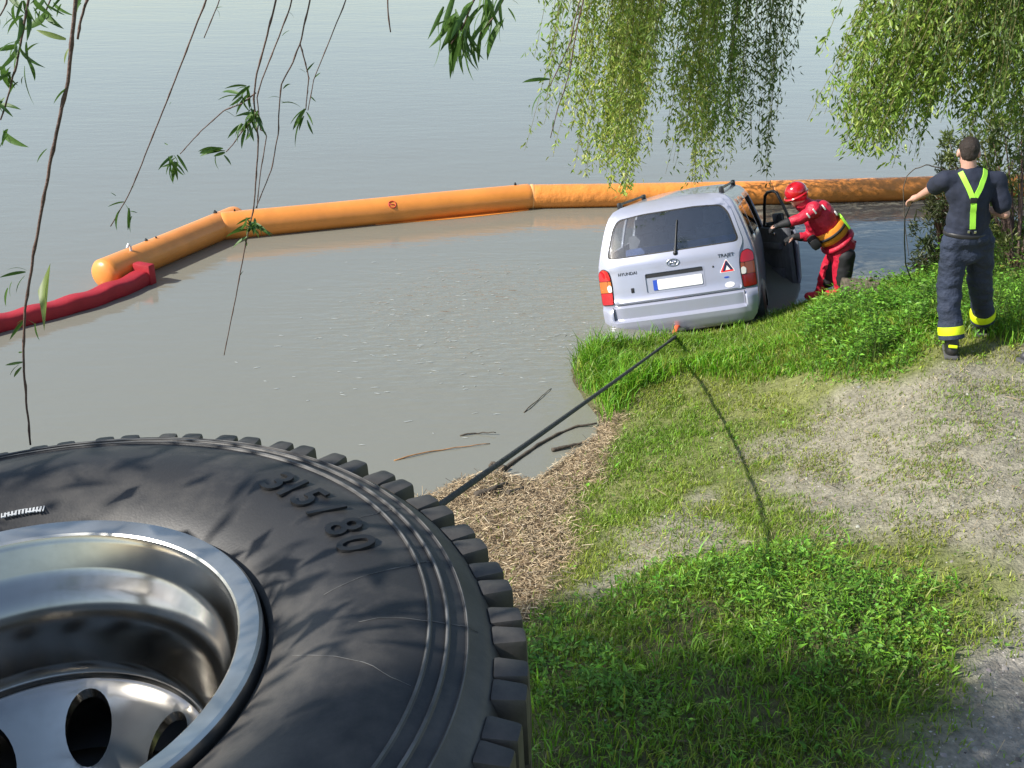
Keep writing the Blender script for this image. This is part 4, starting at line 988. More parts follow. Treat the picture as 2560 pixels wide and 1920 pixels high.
for a, k, yaw in ((anl, knl, 0.25), (anr, knr, 0.1)):
    fwd = V((math.sin(yaw), math.cos(yaw), 0)); g = float(ground_z(a.x, a.y))
    b0 = V((a.x, a.y, g))
    bo_ = [('c', k.lerp(a, 0.6), b0 + V((0, 0, 0.10)), 0.062, 0.058), ('e', b0 + V((0, 0, 0.055)) - fwd * 0.01, (0.052, 0.062, 0.06)), ('c', b0 + V((0, 0, 0.055)), b0 + fwd * 0.15 + V((0, 0, 0.045)), 0.052, 0.046)]
    bo = blob('boot', bo_, 0.012, M['boot'], mp, iters=3)
    m = MB(); q = b0 - mp.location; Rm = Matrix((fwd.cross(V((0, 0, 1))), fwd, V((0, 0, 1)))).transposed()
    m.box(q + fwd * 0.06 + V((0, 0, 0.012)), (0.108, 0.285, 0.032), Rm, bev=0.012); m.build('sole', M['boot_grey'], bo, 40)
    m = MB(); m.box(q - fwd * 0.070 + V((0, 0, 0.115)), (0.07, 0.02, 0.022), Rm, bev=0.005); m.build('heel_tab', M['hivis'], bo, 40)
# braces lie on the back of the shirt
bvh = BVHTree.FromPolygons([v.co for v in so.data.vertices], [list(p.vertices) for p in so.data.polygons])
def on_back(x, z, off=0.006):
    o_ = V((x, 6.0, z)) - mp.location; h_ = bvh.ray_cast(o_, V((0, 1, 0)))
    return None if h_[0] is None else (h_[0] + h_[1] * off, h_[1])
def ribbon(m, pts2, w):
    q = []
    for x, z in pts2:
        r_ = on_back(x, z)
        if r_: q.append(r_)
    vs = []
    for i, (p_, n_) in enumerate(q):
        t = (q[min(i + 1, len(q) - 1)][0] - q[max(i - 1, 0)][0]).normalized(); s_ = t.cross(n_).normalized()
        vs += [p_ + s_ * w - n_ * 0.004, p_ + s_ * w + n_ * 0.003, p_ - s_ * w + n_ * 0.003, p_ - s_ * w - n_ * 0.004]
    fs = [[4 * i + k, 4 * i + (k + 1) % 4, 4 * i + 4 + (k + 1) % 4, 4 * i + 4 + k] for i in range(len(q) - 1) for k in range(4)]
    m.add(vs, fs)
def xz(px, py): q = WY(px, py, 8.98); return q[0], q[2]
A0, B0, C0, D0 = xz(2404, 430), xz(2474, 436), xz(2430, 498), xz(2429, 570)
lin2 = lambda a, b_, n=14: [(a[0] + (b_[0] - a[0]) * t, a[1] + (b_[1] - a[1]) * t) for t in np.linspace(0, 1, n)]
br = MB()
ribbon(br, lin2((A0[0] - 0.004, A0[1] + 0.035), C0), 0.020); ribbon(br, lin2((B0[0] + 0.004, B0[1] + 0.03), C0), 0.020); ribbon(br, lin2((C0[0], C0[1] + 0.01), D0), 0.022)
bro = br.build('braces', M['lime'], mp, 40)
cr = on_back(*C0, off=0.012); m = MB(); m.box(cr[0], (0.055, 0.012, 0.045), bev=0.004); m.build('brace_joint', M['black_plastic'], bro, 40)
for dx in (-0.022, 0.022):
    cr = on_back(D0[0] + dx, D0[1] - 0.025, off=0.010); m = MB(); m.box(cr[0], (0.02, 0.010, 0.022), bev=0.003); m.build('clip', M['chrome'], bro, 40)
m = MB(); T = Matrix.Translation(wa - V((0, 0, 0.085)) - mp.location); m.lathe([(0.180, -0.016), (0.184, -0.012), (0.184, 0.012), (0.180, 0.016)], 40, M=T @ Matrix.Diagonal((1, 0.76, 1, 1))); m.build('belt', M['black_plastic'], mp, True)

# the line that hangs from his left hand into the water
h0 = hal + V((-0.02, 0.07, -0.04))
ln = [h0 + V((0.03, -0.02, 0.02)), h0, V(WY(2262, 545, 9.75)), V(WY(2261, 600, 10.0)), V(WY(2264, 660, 10.6)), V(WY(2278, 700, 11.4))]
lo = empty('hand_line', h0); tag(lo, 'thin dark line hanging from the navy shirted man\'s outstretched hand', 'rope')
ln = resample(ln, 24)
m = MB(); m.tube([p_ - h0 for p_ in ln], 0.0065, 6); m.build('cord', M['rope'], lo, True)

# --- the rescuer in red, bent over at the open car door
f0 = V(GR(2088, 738)); YR = float(f0.y)
rs = empty('person', f0); tag(rs, 'rescuer in red drysuit and red helmet bending over to the open car door', 'person')
def R2(px, py, dy=0.0): return V(WY(px, py, YR + dy))
hd = R2(1990, 487, -0.02); nkr = R2(2012, 508, 0.0); shN, shF = R2(2034, 524, -0.16), R2(2022, 516, 0.18)
chr_ = R2(2048, 540, 0.0); war = R2(2073, 580, 0.0); per = R2(2100, 612, 0.0)
elN, elF = R2(2000, 548, -0.22), R2(2030, 592, 0.15); haN, haF = R2(1952, 562, -0.20), R2(1986, 592, 0.12)
hiN, hiF = R2(2104, 622, -0.09), R2(2094, 622, 0.10); knN, knF = R2(2100, 668, -0.10), R2(2074, 664, 0.12)
anN = V((f0.x + 0.02, YR - 0.10, f0.z + 0.09)); anF = V((f0.x - 0.14, YR + 0.16, float(ground_z(f0.x - 0.14, YR + 0.16)) + 0.09))
fdir = V((-0.86, -0.05, -0.45))
hp2, (r2, f2, u2, RR2) = head_prims(hd, fdir, (-0.35, 0, 0.9))
bp2 = hp2 + [('c', nkr, hd, 0.06, 0.055), ('c', shN, shF, 0.06, 0.06), ('c', chr_, war, 0.14, 0.12), ('e', per, (0.15, 0.15, 0.13)), ('c', shN, elN, 0.05, 0.042), ('c', elN, haN, 0.04, 0.028), ('c', shF, elF, 0.05, 0.042), ('c', elF, haF, 0.04, 0.028),
             ('c', hiN, knN, 0.085, 0.06), ('c', knN, anN, 0.058, 0.042), ('c', hiF, knF, 0.085, 0.06), ('c', knF, anF, 0.058, 0.042), ('c', anN, anN + V((-0.15, 0, -0.06)), 0.035, 0.03), ('c', anF, anF + V((-0.15, 0, -0.06)), 0.035, 0.03)]
bp2 += hand(haN, (-0.9, 0.0, -0.3), (0, 0.1, -1), (0, 1, 0), 0.7) + hand(haF, (-0.9, 0.0, -0.4), (0, -0.1, -1), (0, -1, 0), 0.7)
blob('body', bp2, 0.009, M['skin'], rs, iters=3)
blob('helmet', [('e', hd + u2 * 0.035 - f2 * 0.012, (0.118, 0.132, 0.118), RR2), ('e', hd + u2 * 0.0 - f2 * 0.05, (0.108, 0.088, 0.10), RR2)], 0.010, M['red_shell'], rs, iters=6)
m = MB(); T = Matrix.Translation(hd + u2 * 0.015 - f0) @ RR2.to_4x4() @ Matrix.Diagonal((0.122, 0.140, 1, 1)); m.lathe([(0.94, 0.0), (1.0, -0.004), (1.06, -0.014), (1.0, -0.018), (0.94, -0.01)], 36, close=True, M=T); m.build('helmet_rim', M['red_shell'], rs, 40)
jk = [('c', shN, shF, 0.092, 0.092), ('c', chr_, war, 0.190, 0.172), ('c', nkr - V((0, 0, 0.02)), chr_, 0.10, 0.15), ('e', per, (0.178, 0.19, 0.16)), ('c', war, per, 0.155, 0.165), ('c', shN, elN, 0.078, 0.066), ('c', elN, elN.lerp(haN, 0.72), 0.066, 0.052), ('c', shF, elF, 0.078, 0.064), ('c', elF, elF.lerp(haF, 0.7), 0.064, 0.05),
      ('c', hiN, knN, 0.120, 0.092), ('c', hiF, knF, 0.120, 0.092), ('c', knN, knN.lerp(anN, 0.55), 0.092, 0.086), ('c', knF, knF.lerp(anF, 0.55), 0.092, 0.086)]
blob('drysuit', jk, 0.013, M['red_suit'], rs, iters=3, disp=0.014, dscale=6, dseed=9.0, zfold=1.3)
for (h_, k_, a_) in ((hiN, knN, anN), (hiF, knF, anF)):
    blob('shaded_leg_panel', [('c', h_.lerp(k_, 0.35) + V((0.040, -0.03, 0)), k_.lerp(a_, 0.50) + V((0.030, -0.03, 0)), 0.118, 0.092)], 0.014, M['suit_black'], rs, iters=3, disp=0.008)  # black suit parts, widened to paint the shaded side of the red legs
    g = V((a_.x, a_.y, a_.z - 0.09))
    bo = blob('boot', [('c', k_.lerp(a_, 0.55), g + V((0, 0, 0.09)), 0.075, 0.064), ('c', g + V((0.02, 0, 0.055)), g + V((-0.14, 0, 0.045)), 0.058, 0.048)], 0.013, M['red_suit'], rs, iters=3, disp=0.006)
for e_, h_ in ((elN, haN), (elF, haF)):
    gl = [('c', e_.lerp(h_, 0.62), h_, 0.056, 0.040)] + hand(h_, (-0.9, 0.0, -0.35), (0, 0.1, -1), (0, 1 if h_ is haN else -1, 0), 0.7, 1.1)
    blob('glove', gl, 0.009, M['suit_black'], rs, iters=2)
# life vest wrapped round the waist
tq = (per - chr_).normalized(); up_ = V((0, 1, 0)).cross(tq).normalized()
def vest_ring(name, t0, t1, rad, mt, sq=(1.0, 1.08)):
    c0 = chr_.lerp(per, t0); c1 = chr_.lerp(per, t1); m = MB(); d = (c1 - c0)
    Rm = Matrix((V((0, 1, 0)), up_, tq)).transposed()
    T = Matrix.Translation(c0 - f0) @ Rm.to_4x4() @ Matrix.Diagonal((sq[1], sq[0], 1, 1)); L_ = d.length
    prof = [(rad - 0.03, 0), (rad - 0.004, 0.0), (rad + 0.012, L_ * 0.2), (rad + 0.016, L_ * 0.5), (rad + 0.012, L_ * 0.8), (rad - 0.004, L_), (rad - 0.03, L_)]
    m.lathe(prof, 36, close=True, M=T); return m.build(name, mt, rs, 50)
v1 = vest_ring('life_vest', 0.34, 0.70, 0.192, M['vest_orange'])
vest_ring('vest_belt', 0.44, 0.54, 0.202, M['suit_black'])
vest_ring('waist_fold', 0.80, 0.94, 0.196, M['red_suit'])
m = MB(); c = chr_.lerp(per, 0.47) - f0 + up_ * 0.0
cc_ = chr_.lerp(per, 0.47) - f0
upw = up_ if up_.z > 0 else -up_
m.box(cc_ + upw * 0.190 + V((0, -0.05, 0)), (0.19, 0.17, 0.03), Matrix((tq, V((0, 1, 0)), upw)).transposed(), bev=0.012); m.build('lime_patch', M['lime'], v1, 40)
for (q, s_) in ((shN.lerp(chr_, 0.35) + upw * 0.10 + V((0, -0.03, 0)), (0.05, 0.09, 0.02)), (chr_.lerp(per, 0.12) + upw * 0.165 + V((0, -0.05, 0)), (0.05, 0.14, 0.02)), (shN.lerp(elN, 0.35) + upw * 0.06 + V((0, -0.045, 0)), (0.07, 0.06, 0.02)), (shN.lerp(elN, 0.75) + upw * 0.05 + V((0, -0.045, 0)), (0.06, 0.06, 0.02))):
    m = MB(); m.box(q - f0, s_, Matrix((tq, V((0, 1, 0)), upw)).transposed(), bev=0.006); m.build('reflective_patch', M['reflective'], rs, 40)
m = MB(); m.box(R2(2036, 606, -0.10) - f0, (0.15, 0.20, 0.12), Matrix((tq, V((0, 1, 0)), upw)).transposed(), bev=0.05); m.build('belly_pouch', M['suit_black'], rs, 40)
m = MB(); q = R2(2140, 605, -0.05) - f0; m.tube([R2(2118, 604, -0.05) - f0, q], 0.016, 8); m.build('toggle', M['red_suit'], rs, 40)
# shoes of somebody standing just outside the right edge
for k, (px, py, lab, mt2) in enumerate(((2562, 905, 'dark grey shoe tip at the right edge below the navy trousers', 'shoe'), (2580, 868, 'black shoe with red upper at the right edge', 'truck_red'))):
    q = V(GR(px, py)); so_ = empty('shoe', q); tag(so_, lab, 'shoe')
    d = V((0.93, 0.35, 0)); m_ = blob('upper', [('c', q + V((0, 0, 0.05)), q + d * 0.17 + V((0, 0, 0.06)), 0.045, 0.05), ('e', q + d * 0.2 + V((0, 0, 0.09)), (0.06, 0.05, 0.06))], 0.01, M[mt2], so_, iters=3)
    m = MB(); m.box(d * 0.09 + V((0, 0, 0.015)), (0.30, 0.10, 0.035), Matrix.Rotation(math.atan2(d.y, d.x), 3, 'Z'), bev=0.014); m.build('sole', M['boot_grey'], so_, 40)
# ------------------------------------------------------------------ log, driftwood, bent branch
q = V(GR(2112, 742)); r0 = 0.115
lg0 = V(WY(2122, 720, float(q.y) - 0.25)); lg1 = V(WY(2198, 724, float(q.y) - 0.38))
LOGC = (lg0 * 0.5 + lg1 * 0.5)
lg = empty('log', lg0); tag(lg, 'short sawn log lying in the grass beside the red rescuer\'s feet', 'log')
d = (lg1 - lg0); m = MB(); a_ = resample([V((0, 0, 0)) - d * 0.25, d], 12)
m.tube(a_, [r0 * (1 + 0.10 * mnoise.noise(V((i * 0.9, 3, 1)))) for i in range(12)], 18); m.build('bark', M['log_bark'], lg, 60)
m = MB(); T = Matrix.Translation(d * 1.002) @ d.normalized().to_track_quat('Z', 'Y').to_matrix().to_4x4(); m.lathe([(0.001, 0.003), (r0 * 0.5, 0.003), (r0 * 0.93, 0.002), (r0 * 0.94, -0.01)], 18, M=T); m.build('cut_end', M['log_end'], lg, 40)
m = MB(); m.tube([d * 0.55 + V((0, -0.02, 0.06)), d * 0.6 + V((0.02, -0.05, 0.15))], [0.03, 0.022], 8); m.build('branch_stub', M['log_bark'], lg, 50)
def stick(name, pts, rad, label, mt='dead_wood', group=None, cat='stick'):
    pts = resample(pts, max(6, 5 * len(pts))); o_ = pts[0]; n = len(pts)
    m = MB(); m.tube([V(p_) - o_ + V((0, 0, 0.012 * mnoise.noise(V((i * 0.5, rad * 90, 2))))) for i, p_ in enumerate(pts)], [rad * (1 - 0.55 * i / n) for i in range(n)], 8)
    o = m.build(name, M[mt], None, True); o.location = o_; return tag(o, label, cat, group)
WF = lambda x, y, z=0.008: V(WZ(x, y, WATER + z))
GF = lambda x, y, z=0.03: V(GR(x, y)) + V((0, 0, z))
stick('driftwood', [WF(1252, 1178), WF(1290, 1150), WF(1345, 1112), WF(1400, 1082), WF(1440, 1066), WF(1492, 1058, 0.03)], 0.020, 'long curved branch half afloat between the straw and the grassy point')
stick('driftwood', [GF(1262, 1180), GF(1232, 1166), GF(1225, 1172)], 0.035, 'dark broken end of wood where the straw meets the water')
stick('driftwood', [GF(1188, 1246), GF(1235, 1230), GF(1268, 1214)], 0.030, 'dark wet stick lying on the straw mat, left of the others')
stick('driftwood', [GF(1270, 1240), GF(1308, 1228)], 0.022, 'short dark stick on the straw mat, right of the longer wet stick')
stick('driftwood', [GF(1380, 1130, 0.02), GF(1420, 1122, 0.03), GF(1465, 1112, 0.03)], 0.020, 'grey stick along the straw edge below the curved branch')
stick('driftwood', [WF(1150, 1088), WF(1190, 1083), WF(1240, 1081, 0.03)], 0.008, 'thin twig floating on the open water above the tow rope')
stick('driftwood', [WF(985, 1150), WF(1080, 1128), WF(1225, 1108)], 0.007, 'pale thin reed floating on the water just above the tyre', 'brown_branch')
stick('driftwood', [WF(1310, 1030), WF(1345, 1000), WF(1378, 970)], 0.006, 'faint thin reed stem floating left of the grassy point')
stick('fallen_branch', [V(WY(2500, 668, 11.2)), V(WY(2525, 657, 11.2)), V(WY(2575, 646, 11.2)), V(WY(2640, 630, 11.2))], 0.014, 'orange brown bare branch across the shrub right of the navy trousers', 'brown_branch', cat='branch')
stick('bent_twig', [V(WY(2420, 432, 12.4)), V(WY(2385, 434, 12.4)), V(WY(2352, 422, 12.4)), V(WY(2318, 412, 12.4)), V(WY(2290, 420, 12.4)), V(WY(2268, 438, 12.4)), V(WY(2258, 470, 12.4)), V(WY(2262, 560, 12.4)), V(WY(2272, 640, 12.4))], 0.0075, 'dark arched bare twig standing up above the boom left of the navy shirted man', cat='branch')

# ------------------------------------------------------------------ grass, weeds and straw (one mass each)
def frustum_ok(P, mx=260, my=260):
    x, y, z = project(P); return (z > 0.5) & (x > -mx) & (x < 2560 + mx) & (y > -my) & (y < 1920 + my)
def scatter(n, dens, x0=-1.4, x1=6.6, y0=3.2, y1=14.6):
    x = rng.uniform(x0, x1, n); y = rng.uniform(y0, y1, n)
    ok = shore_d(x, y) > -0.02; x, y = x[ok], y[ok]
    z = ground_z(x, y); P = np.stack([x, y, z], 1); k = frustum_ok(P); P = P[k]
    pr = dens(P[:, 0], P[:, 1]); k = rng.random(len(P)) < pr
    return P[k]
def blades(P, h, w, lean, col, seed_dirs=None, droop=0.5):
    n = len(P); a = rng.uniform(0, 2 * np.pi, n); b_ = rng.uniform(0, 2 * np.pi, n)
    ld = np.stack([np.cos(a), np.sin(a), np.zeros(n)], 1) * (lean * h)[:, None]
    wd = np.stack([np.cos(b_), np.sin(b_), np.zeros(n)], 1) * (w / 2)[:, None]
    up = np.zeros((n, 3)); up[:, 2] = h
    mid = P + up * 0.55 + ld * 0.30; tip = P + up * (1 - droop * lean[:, None] * 0.5) + ld
    Vv = np.stack([P - wd, P + wd, mid - wd * 0.8, mid + wd * 0.8, tip], 1).reshape(-1, 3)
    i = np.arange(n)[:, None] * 5
    q_ = i + np.array([0, 1, 3, 2]); t = i + np.array([2, 3, 4])
    sh = np.array([0.55, 0.55, 0.95, 0.95, 1.1])
    C = np.repeat(col, 5, 0)
    return Vv, q_, t, C
def tone(n, base, spread, sat=0.15):
    return np.clip(np.array(base) * (1 + spread * rng.normal(size=(n, 1))) * (1 + sat * rng.normal(size=(n, 3))), 0.004, 0.9)
def leaves(P, d, nrm, ln, wd, col, fold=0.25):
    """flat folded leaves: base P, direction d, face normal nrm"""
    n = len(P); d = d / np.linalg.norm(d, axis=1)[:, None]; s = np.cross(d, nrm); s /= (np.linalg.norm(s, axis=1)[:, None] + 1e-9); u = np.cross(s, d)
    L_ = ln[:, None]; W_ = wd[:, None]
    tip = P + d * L_ - u * L_ * 0.08; m1 = P + d * L_ * 0.42 + s * W_ * 0.5 + u * W_ * fold; m2 = P + d * L_ * 0.42 - s * W_ * 0.5 + u * W_ * fold
    Vv = np.stack([P, m1, tip, m2], 1).reshape(-1, 3); i = np.arange(n)[:, None] * 4
    t = np.concatenate([i + np.array([0, 1, 2]), i + np.array([0, 2, 3])]); return Vv, t, np.repeat(col, 4, 0)
def merge(parts):
    Vs, Qs, Ts, Cs = [], [], [], []; n = 0
    for Vv, q_, t, C in parts:
        Vs.append(Vv); Cs.append(C)
        if q_ is not None: Qs.append(q_ + n)
        if t is not None: Ts.append(t + n)
        n += len(Vv)
    return np.concatenate(Vs), (np.concatenate(Qs) if Qs else None), (np.concatenate(Ts) if Ts else None), np.concatenate(Cs)
def m_all(x, y):
    return dict(tall=zmask(x, y, Z_TALL, 0.15, 0.15, 2), weed=zmask(x, y, Z_WEED, 0.2, 0.2, 3), back=zmask(x, y, Z_BACK, 0.2, 0.2, 3), bare=zmask(x, y, Z_BARE, 0.5, 0.7, 4), bare2=zmask(x, y, Z_BARE2, 0.2, 0.4, 6),
                straw=zmask(x, y, Z_STRAW, 0.12, 0.25, 8), lush=zmask(x, y, Z_LUSH, 0.22, 0.4, 9), path=zmask(x, y, Z_PATH, 0.2, 0.25, 10))
GREENS = np.array([0.165, 0.305, 0.022]); YELLOW = np.array([0.290, 0.330, 0.045]); LUSH = np.array([0.150, 0.325, 0.018]); DRY = np.array([0.30, 0.26, 0.14])
# short turf
def d_short(x, y):
    k = m_all(x, y); p_ = 0.42 + 0.58 * sstep(0.35, 0.65, fbm(x, y, 1.9, 41))
    p_ = p_ * (0.25 + 0.75 * sstep(0.33, 0.50, fbm(x, y, 3.3, 49)))
    p_ = p_ * (1 - 0.80 * k['bare'] * sstep(0.30, 0.65, fbm(x, y, 2.4, 47))) * (1 - 0.75 * k['bare2']) * (1 - 0.93 * k['straw']) * (1 - 0.96 * k['path']) * (1 - 0.25 * k['lush'])
    return p_ * sstep(0.05, 0.3, shore_d(x, y))
P = scatter(520000, d_short); n = len(P); k = m_all(P[:, 0], P[:, 1]); nz = fbm(P[:, 0], P[:, 1], 0.9, 51)
dist = np.linalg.norm(P - CC, axis=1)
h = rng.uniform(0.022, 0.062, n) * (0.75 + 0.6 * nz) * (1 + 0.25 * k['lush'] + 0.8 * k['tall'] + 0.6 * k['weed']) * (1 - 0.4 * k['bare'])
t_ = np.clip(1.3 * (1 - 1.35 * nz) + 0.5 * (fbm(P[:, 0], P[:, 1], 3.1, 57) - 0.5) + 0.25 * k['bare'] + rng.normal(size=n) * 0.2, 0, 1)[:, None]
col = (GREENS * (1 - t_) + YELLOW * t_) * (1 + 0.25 * rng.normal(size=(n, 1)))
dr_ = (rng.random(n) < 0.05 + 0.30 * k['bare'])[:, None]; col = np.where(dr_, DRY * (1 + 0.2 * rng.normal(size=(n, 1))), col)
parts = [blades(P, h, np.full(n, 0.006) * rng.uniform(0.7, 1.5, n), rng.uniform(0.2, 1.3, n), np.clip(col, 0.01, 0.6))]
Vv, Q, T_, C = merge(parts)
o = link('short_grass', np_mesh('short_grass', Vv, T_, Q, C), None, M['grass']); tag(o, 'short patchy grass covering the sloping bank', 'grass', kind='stuff')
# tall shore grass
def d_tall(x, y):
    k = m_all(x, y); return np.clip(1.0 * k['tall'] + 0.55 * k['weed'] + 0.5 * k['back'] + 0.075 * k['lush'], 0, 1) * sstep(0.0, 0.15, shore_d(x, y) + 0.05)
P = scatter(330000, d_tall); n = len(P); k = m_all(P[:, 0], P[:, 1]); nz = fbm(P[:, 0], P[:, 1], 2.2, 61)
edge_ = sstep(1.3, 0.1, shore_d(P[:, 0], P[:, 1]))
lgc = 1 - 0.75 * sstep(1.0, 0.6, np.hypot((P[:, 0] - LOGC.x) / 0.6, (P[:, 1] - LOGC.y + 0.35) / 0.8))
bkt = lgc * 0.45 + lgc * 0.55 * np.where(P[:, 0] > 2.6, sstep(0.3, 1.4, shore_d(P[:, 0], P[:, 1])), 1)
h = bkt * rng.uniform(0.06, 0.21, n) * (0.25 + 1.5 * nz) * (0.75 + 0.75 * edge_) * (1 + 0.5 * k['back'])
clr = 1 - 0.72 * sstep(1.1, 0.5, np.hypot((P[:, 0] - 2.2) / 1.3, (P[:, 1] - 11.5) / 0.85)); h = h * clr
col = tone(n, LUSH, 0.22, 0.10) * (0.8 + 0.5 * nz[:, None]); yl = (rng.random(n) < 0.12)[:, None]; col = np.where(yl, YELLOW * (1 + 0.2 * rng.normal(size=(n, 1))), col)
# reedy tussock on the point and by the bumper
Vv, Q, T_, C = merge([blades(P, h, rng.uniform(0.006, 0.013, n), rng.uniform(0.15, 0.9, n), np.clip(col, 0.006, 0.6))])
o = link('tall_grass', np_mesh('tall_grass', Vv, T_, Q, C), None, M['grass']); tag(o, 'tall lush grass along the shore behind the car', 'grass', kind='stuff')
# broad leaved weeds
def d_weed(x, y):
    k = m_all(x, y); cl = sstep(0.30, 0.50, fbm(x, y, 1.8, 71))
    return np.clip((0.9 * k['lush'] * (0.12 + 0.88 * cl) + 1.0 * k['weed'] + 0.9 * k['back'] + 0.10 * k['tall'] + 0.02 * (1 - k['bare'])) * (1 - k['path']) * (1 - k['straw']), 0, 1) * sstep(0.1, 0.4, shore_d(x, y))
P = scatter(64000, d_weed); n = len(P); k = m_all(P[:, 0], P[:, 1]); cl = fbm(P[:, 0], P[:, 1], 1.8, 71); big = fbm(P[:, 0], P[:, 1], 2.6, 77)
bk = 0.25 + 0.75 * sstep(0.4, 1.7, shore_d(P[:, 0], P[:, 1]))
bk = bk * (1 - 0.8 * sstep(1.0, 0.6, np.hypot((P[:, 0] - LOGC.x) / 0.6, (P[:, 1] - LOGC.y + 0.35) / 0.8)))
H = (0.03 + 0.15 * sstep(0.42, 0.75, cl) * k['lush'] + 0.10 * sstep(0.5, 0.75, big) * k['lush'] + 0.42 * bk * k['weed'] * sstep(0.25, 0.8, fbm(P[:, 0], P[:, 1], 4.5, 88, 2)) + 0.42 * k['back'] * (0.4 + big)) * rng.uniform(0.55, 1.15, n)
per_ = 5
pp = np.repeat(P, per_, 0); HH = np.repeat(H, per_); nn = len(pp)
a = rng.uniform(0, 2 * np.pi, nn); lv = rng.uniform(0.3, 1.0, nn)
base = pp + np.stack([np.cos(a) * 0.02, np.sin(a) * 0.02, HH * lv], 1)
dd = np.stack([np.cos(a), np.sin(a), rng.uniform(-0.25, 0.8, nn)], 1)
sp_ = (fbm(P[:, 0], P[:, 1], 3.7, 93, 3) + 0.16 * rng.normal(size=n)) > 0.5; spr = np.repeat(sp_, per_)
ln_ = rng.uniform(0.016, 0.044, nn) * (1 + 0.4 * np.repeat(k['weed'], per_)) * np.where(spr, 1.35, 0.9) * rng.choice([0.6, 1.0, 1.3], nn, p=[0.3, 0.55, 0.15]); wd_ = ln_ * np.where(spr, rng.uniform(0.18, 0.34, nn), rng.uniform(0.42, 0.72, nn))
colw = np.repeat(tone(n, (0.125, 0.285, 0.028), 0.28, 0.08), per_, 0) * (1 + 0.12 * rng.normal(size=(nn, 1)))
colw = np.where(spr[:, None], colw * np.array([1.25, 1.15, 1.0]), colw)
pale = (rng.random(nn) < 0.10)[:, None]; colw = np.where(pale, colw * 1.5 + 0.02, colw)
L1 = leaves(base, dd, np.stack([0.35 * rng.normal(size=nn), 0.35 * rng.normal(size=nn), np.ones(nn)], 1), ln_, wd_, np.clip(colw, 0.006, 0.6))
st_b = P; st = blades(st_b, H, np.full(n, 0.005), rng.uniform(0, 0.2, n), tone(n, (0.08, 0.14, 0.03), 0.2))
Vv, Q, T_, C = merge([(L1[0], None, L1[1], L1[2]), st])
o = link('leafy_weeds', np_mesh('leafy_weeds', Vv, T_, Q, C), None, M['grass']); tag(o, 'low broad leaved green weeds growing on the bank', 'weeds', kind='stuff')
# straw washed up on the shore, and dry bits on the bare ground
def d_straw(x, y):
    k = m_all(x, y); return np.clip(0.9 * k['straw'] + 0.010 * k['bare'] + 0.02 * k['bare2'] + 0.002, 0, 1) * sstep(-0.02, 0.06, shore_d(x, y) + 0.02)
P = scatter(420000, d_straw); n = len(P); a = rng.normal(0.5, 0.9, n); ln_ = rng.uniform(0.012, 0.065, n) * rng.choice([0.5, 1, 1.5, 2.6], n, p=[0.35, 0.4, 0.2, 0.05]); wd_ = rng.uniform(0.002, 0.0065, n)
dd = np.stack([np.cos(a), np.sin(a), 0.35 * rng.normal(size=n)], 1); dd /= np.linalg.norm(dd, axis=1)[:, None]; sd_ = np.cross(dd, [0, 0, 1.0]); up_n = np.cross(sd_, dd)
hl = ln_[:, None] / 2; P = P + np.array([0, 0, 0.010]) + np.abs(dd[:, 2:3]) * hl * np.array([0, 0, 1]) + rng.uniform(0, 0.02, (n, 1)) * np.array([0, 0, 1])
w_ = wd_[:, None]; Vv = np.stack([P - dd * hl - sd_ * w_ / 2, P - dd * hl + sd_ * w_ / 2, P + dd * hl + sd_ * w_ / 2, P + dd * hl - sd_ * w_ / 2, P - dd * hl * 0.9 + up_n * w_ * 0.6, P + dd * hl * 0.9 + up_n * w_ * 0.6], 1).reshape(-1, 3)
i = np.arange(n)[:, None] * 6; Q = np.concatenate([i + np.array([0, 4, 5, 3]), i + np.array([4, 1, 2, 5])])
cs = np.array([[0.46, 0.36, 0.22], [0.34, 0.25, 0.145], [0.20, 0.14, 0.08], [0.07, 0.05, 0.035], [0.58, 0.48, 0.33]])[rng.choice(5, n, p=[0.3, 0.28, 0.2, 0.14, 0.08])] * (1 + 0.15 * rng.normal(size=(n, 1)))
o = link('straw_litter', np_mesh('straw_litter', Vv, None, Q, np.repeat(np.clip(cs, 0.01, 0.8), 6, 0)), None, M['straw']); tag(o, 'dry brown reed straw washed up beside the tyre', 'straw', kind='stuff')
# small stones on the path and bare soil
def d_stone(x, y):
    k = m_all(x, y); return np.clip(0.9 * k['path'] + 0.10 * k['bare'] + 0.08 * k['bare2'] + 0.01, 0, 1)
P = scatter(60000, d_stone); n = len(P); r_ = rng.uniform(0.003, 0.011, n) * rng.choice([0.7, 1, 1.9], n, p=[0.6, 0.3, 0.10]); 
off = np.array([[1, 0, 0], [0, 1, 0], [-1, 0, 0], [0, -1, 0], [0, 0, 0.8]]); a = rng.uniform(0, 6.28, n)
ro_ = np.stack([np.stack([np.cos(a) * q[0] - np.sin(a) * q[1], np.sin(a) * q[0] + np.cos(a) * q[1], np.full(n, q[2])], 1) * r_[:, None] * rng.uniform(0.7, 1.3, (n, 1)) for q in off], 1)
Vv = (P[:, None, :] + ro_).reshape(-1, 3); i = np.arange(n)[:, None] * 5; T_ = np.concatenate([i + np.array(q) for q in ((0, 1, 4), (1, 2, 4), (2, 3, 4), (3, 0, 4))])
o = link('gravel', np_mesh('gravel', Vv, T_, None, np.repeat(tone(n, (0.33, 0.31, 0.28), 0.3, 0.04), 5, 0)), None, M['straw']); tag(o, 'small pale stones on the track and bare soil', 'gravel', kind='stuff')

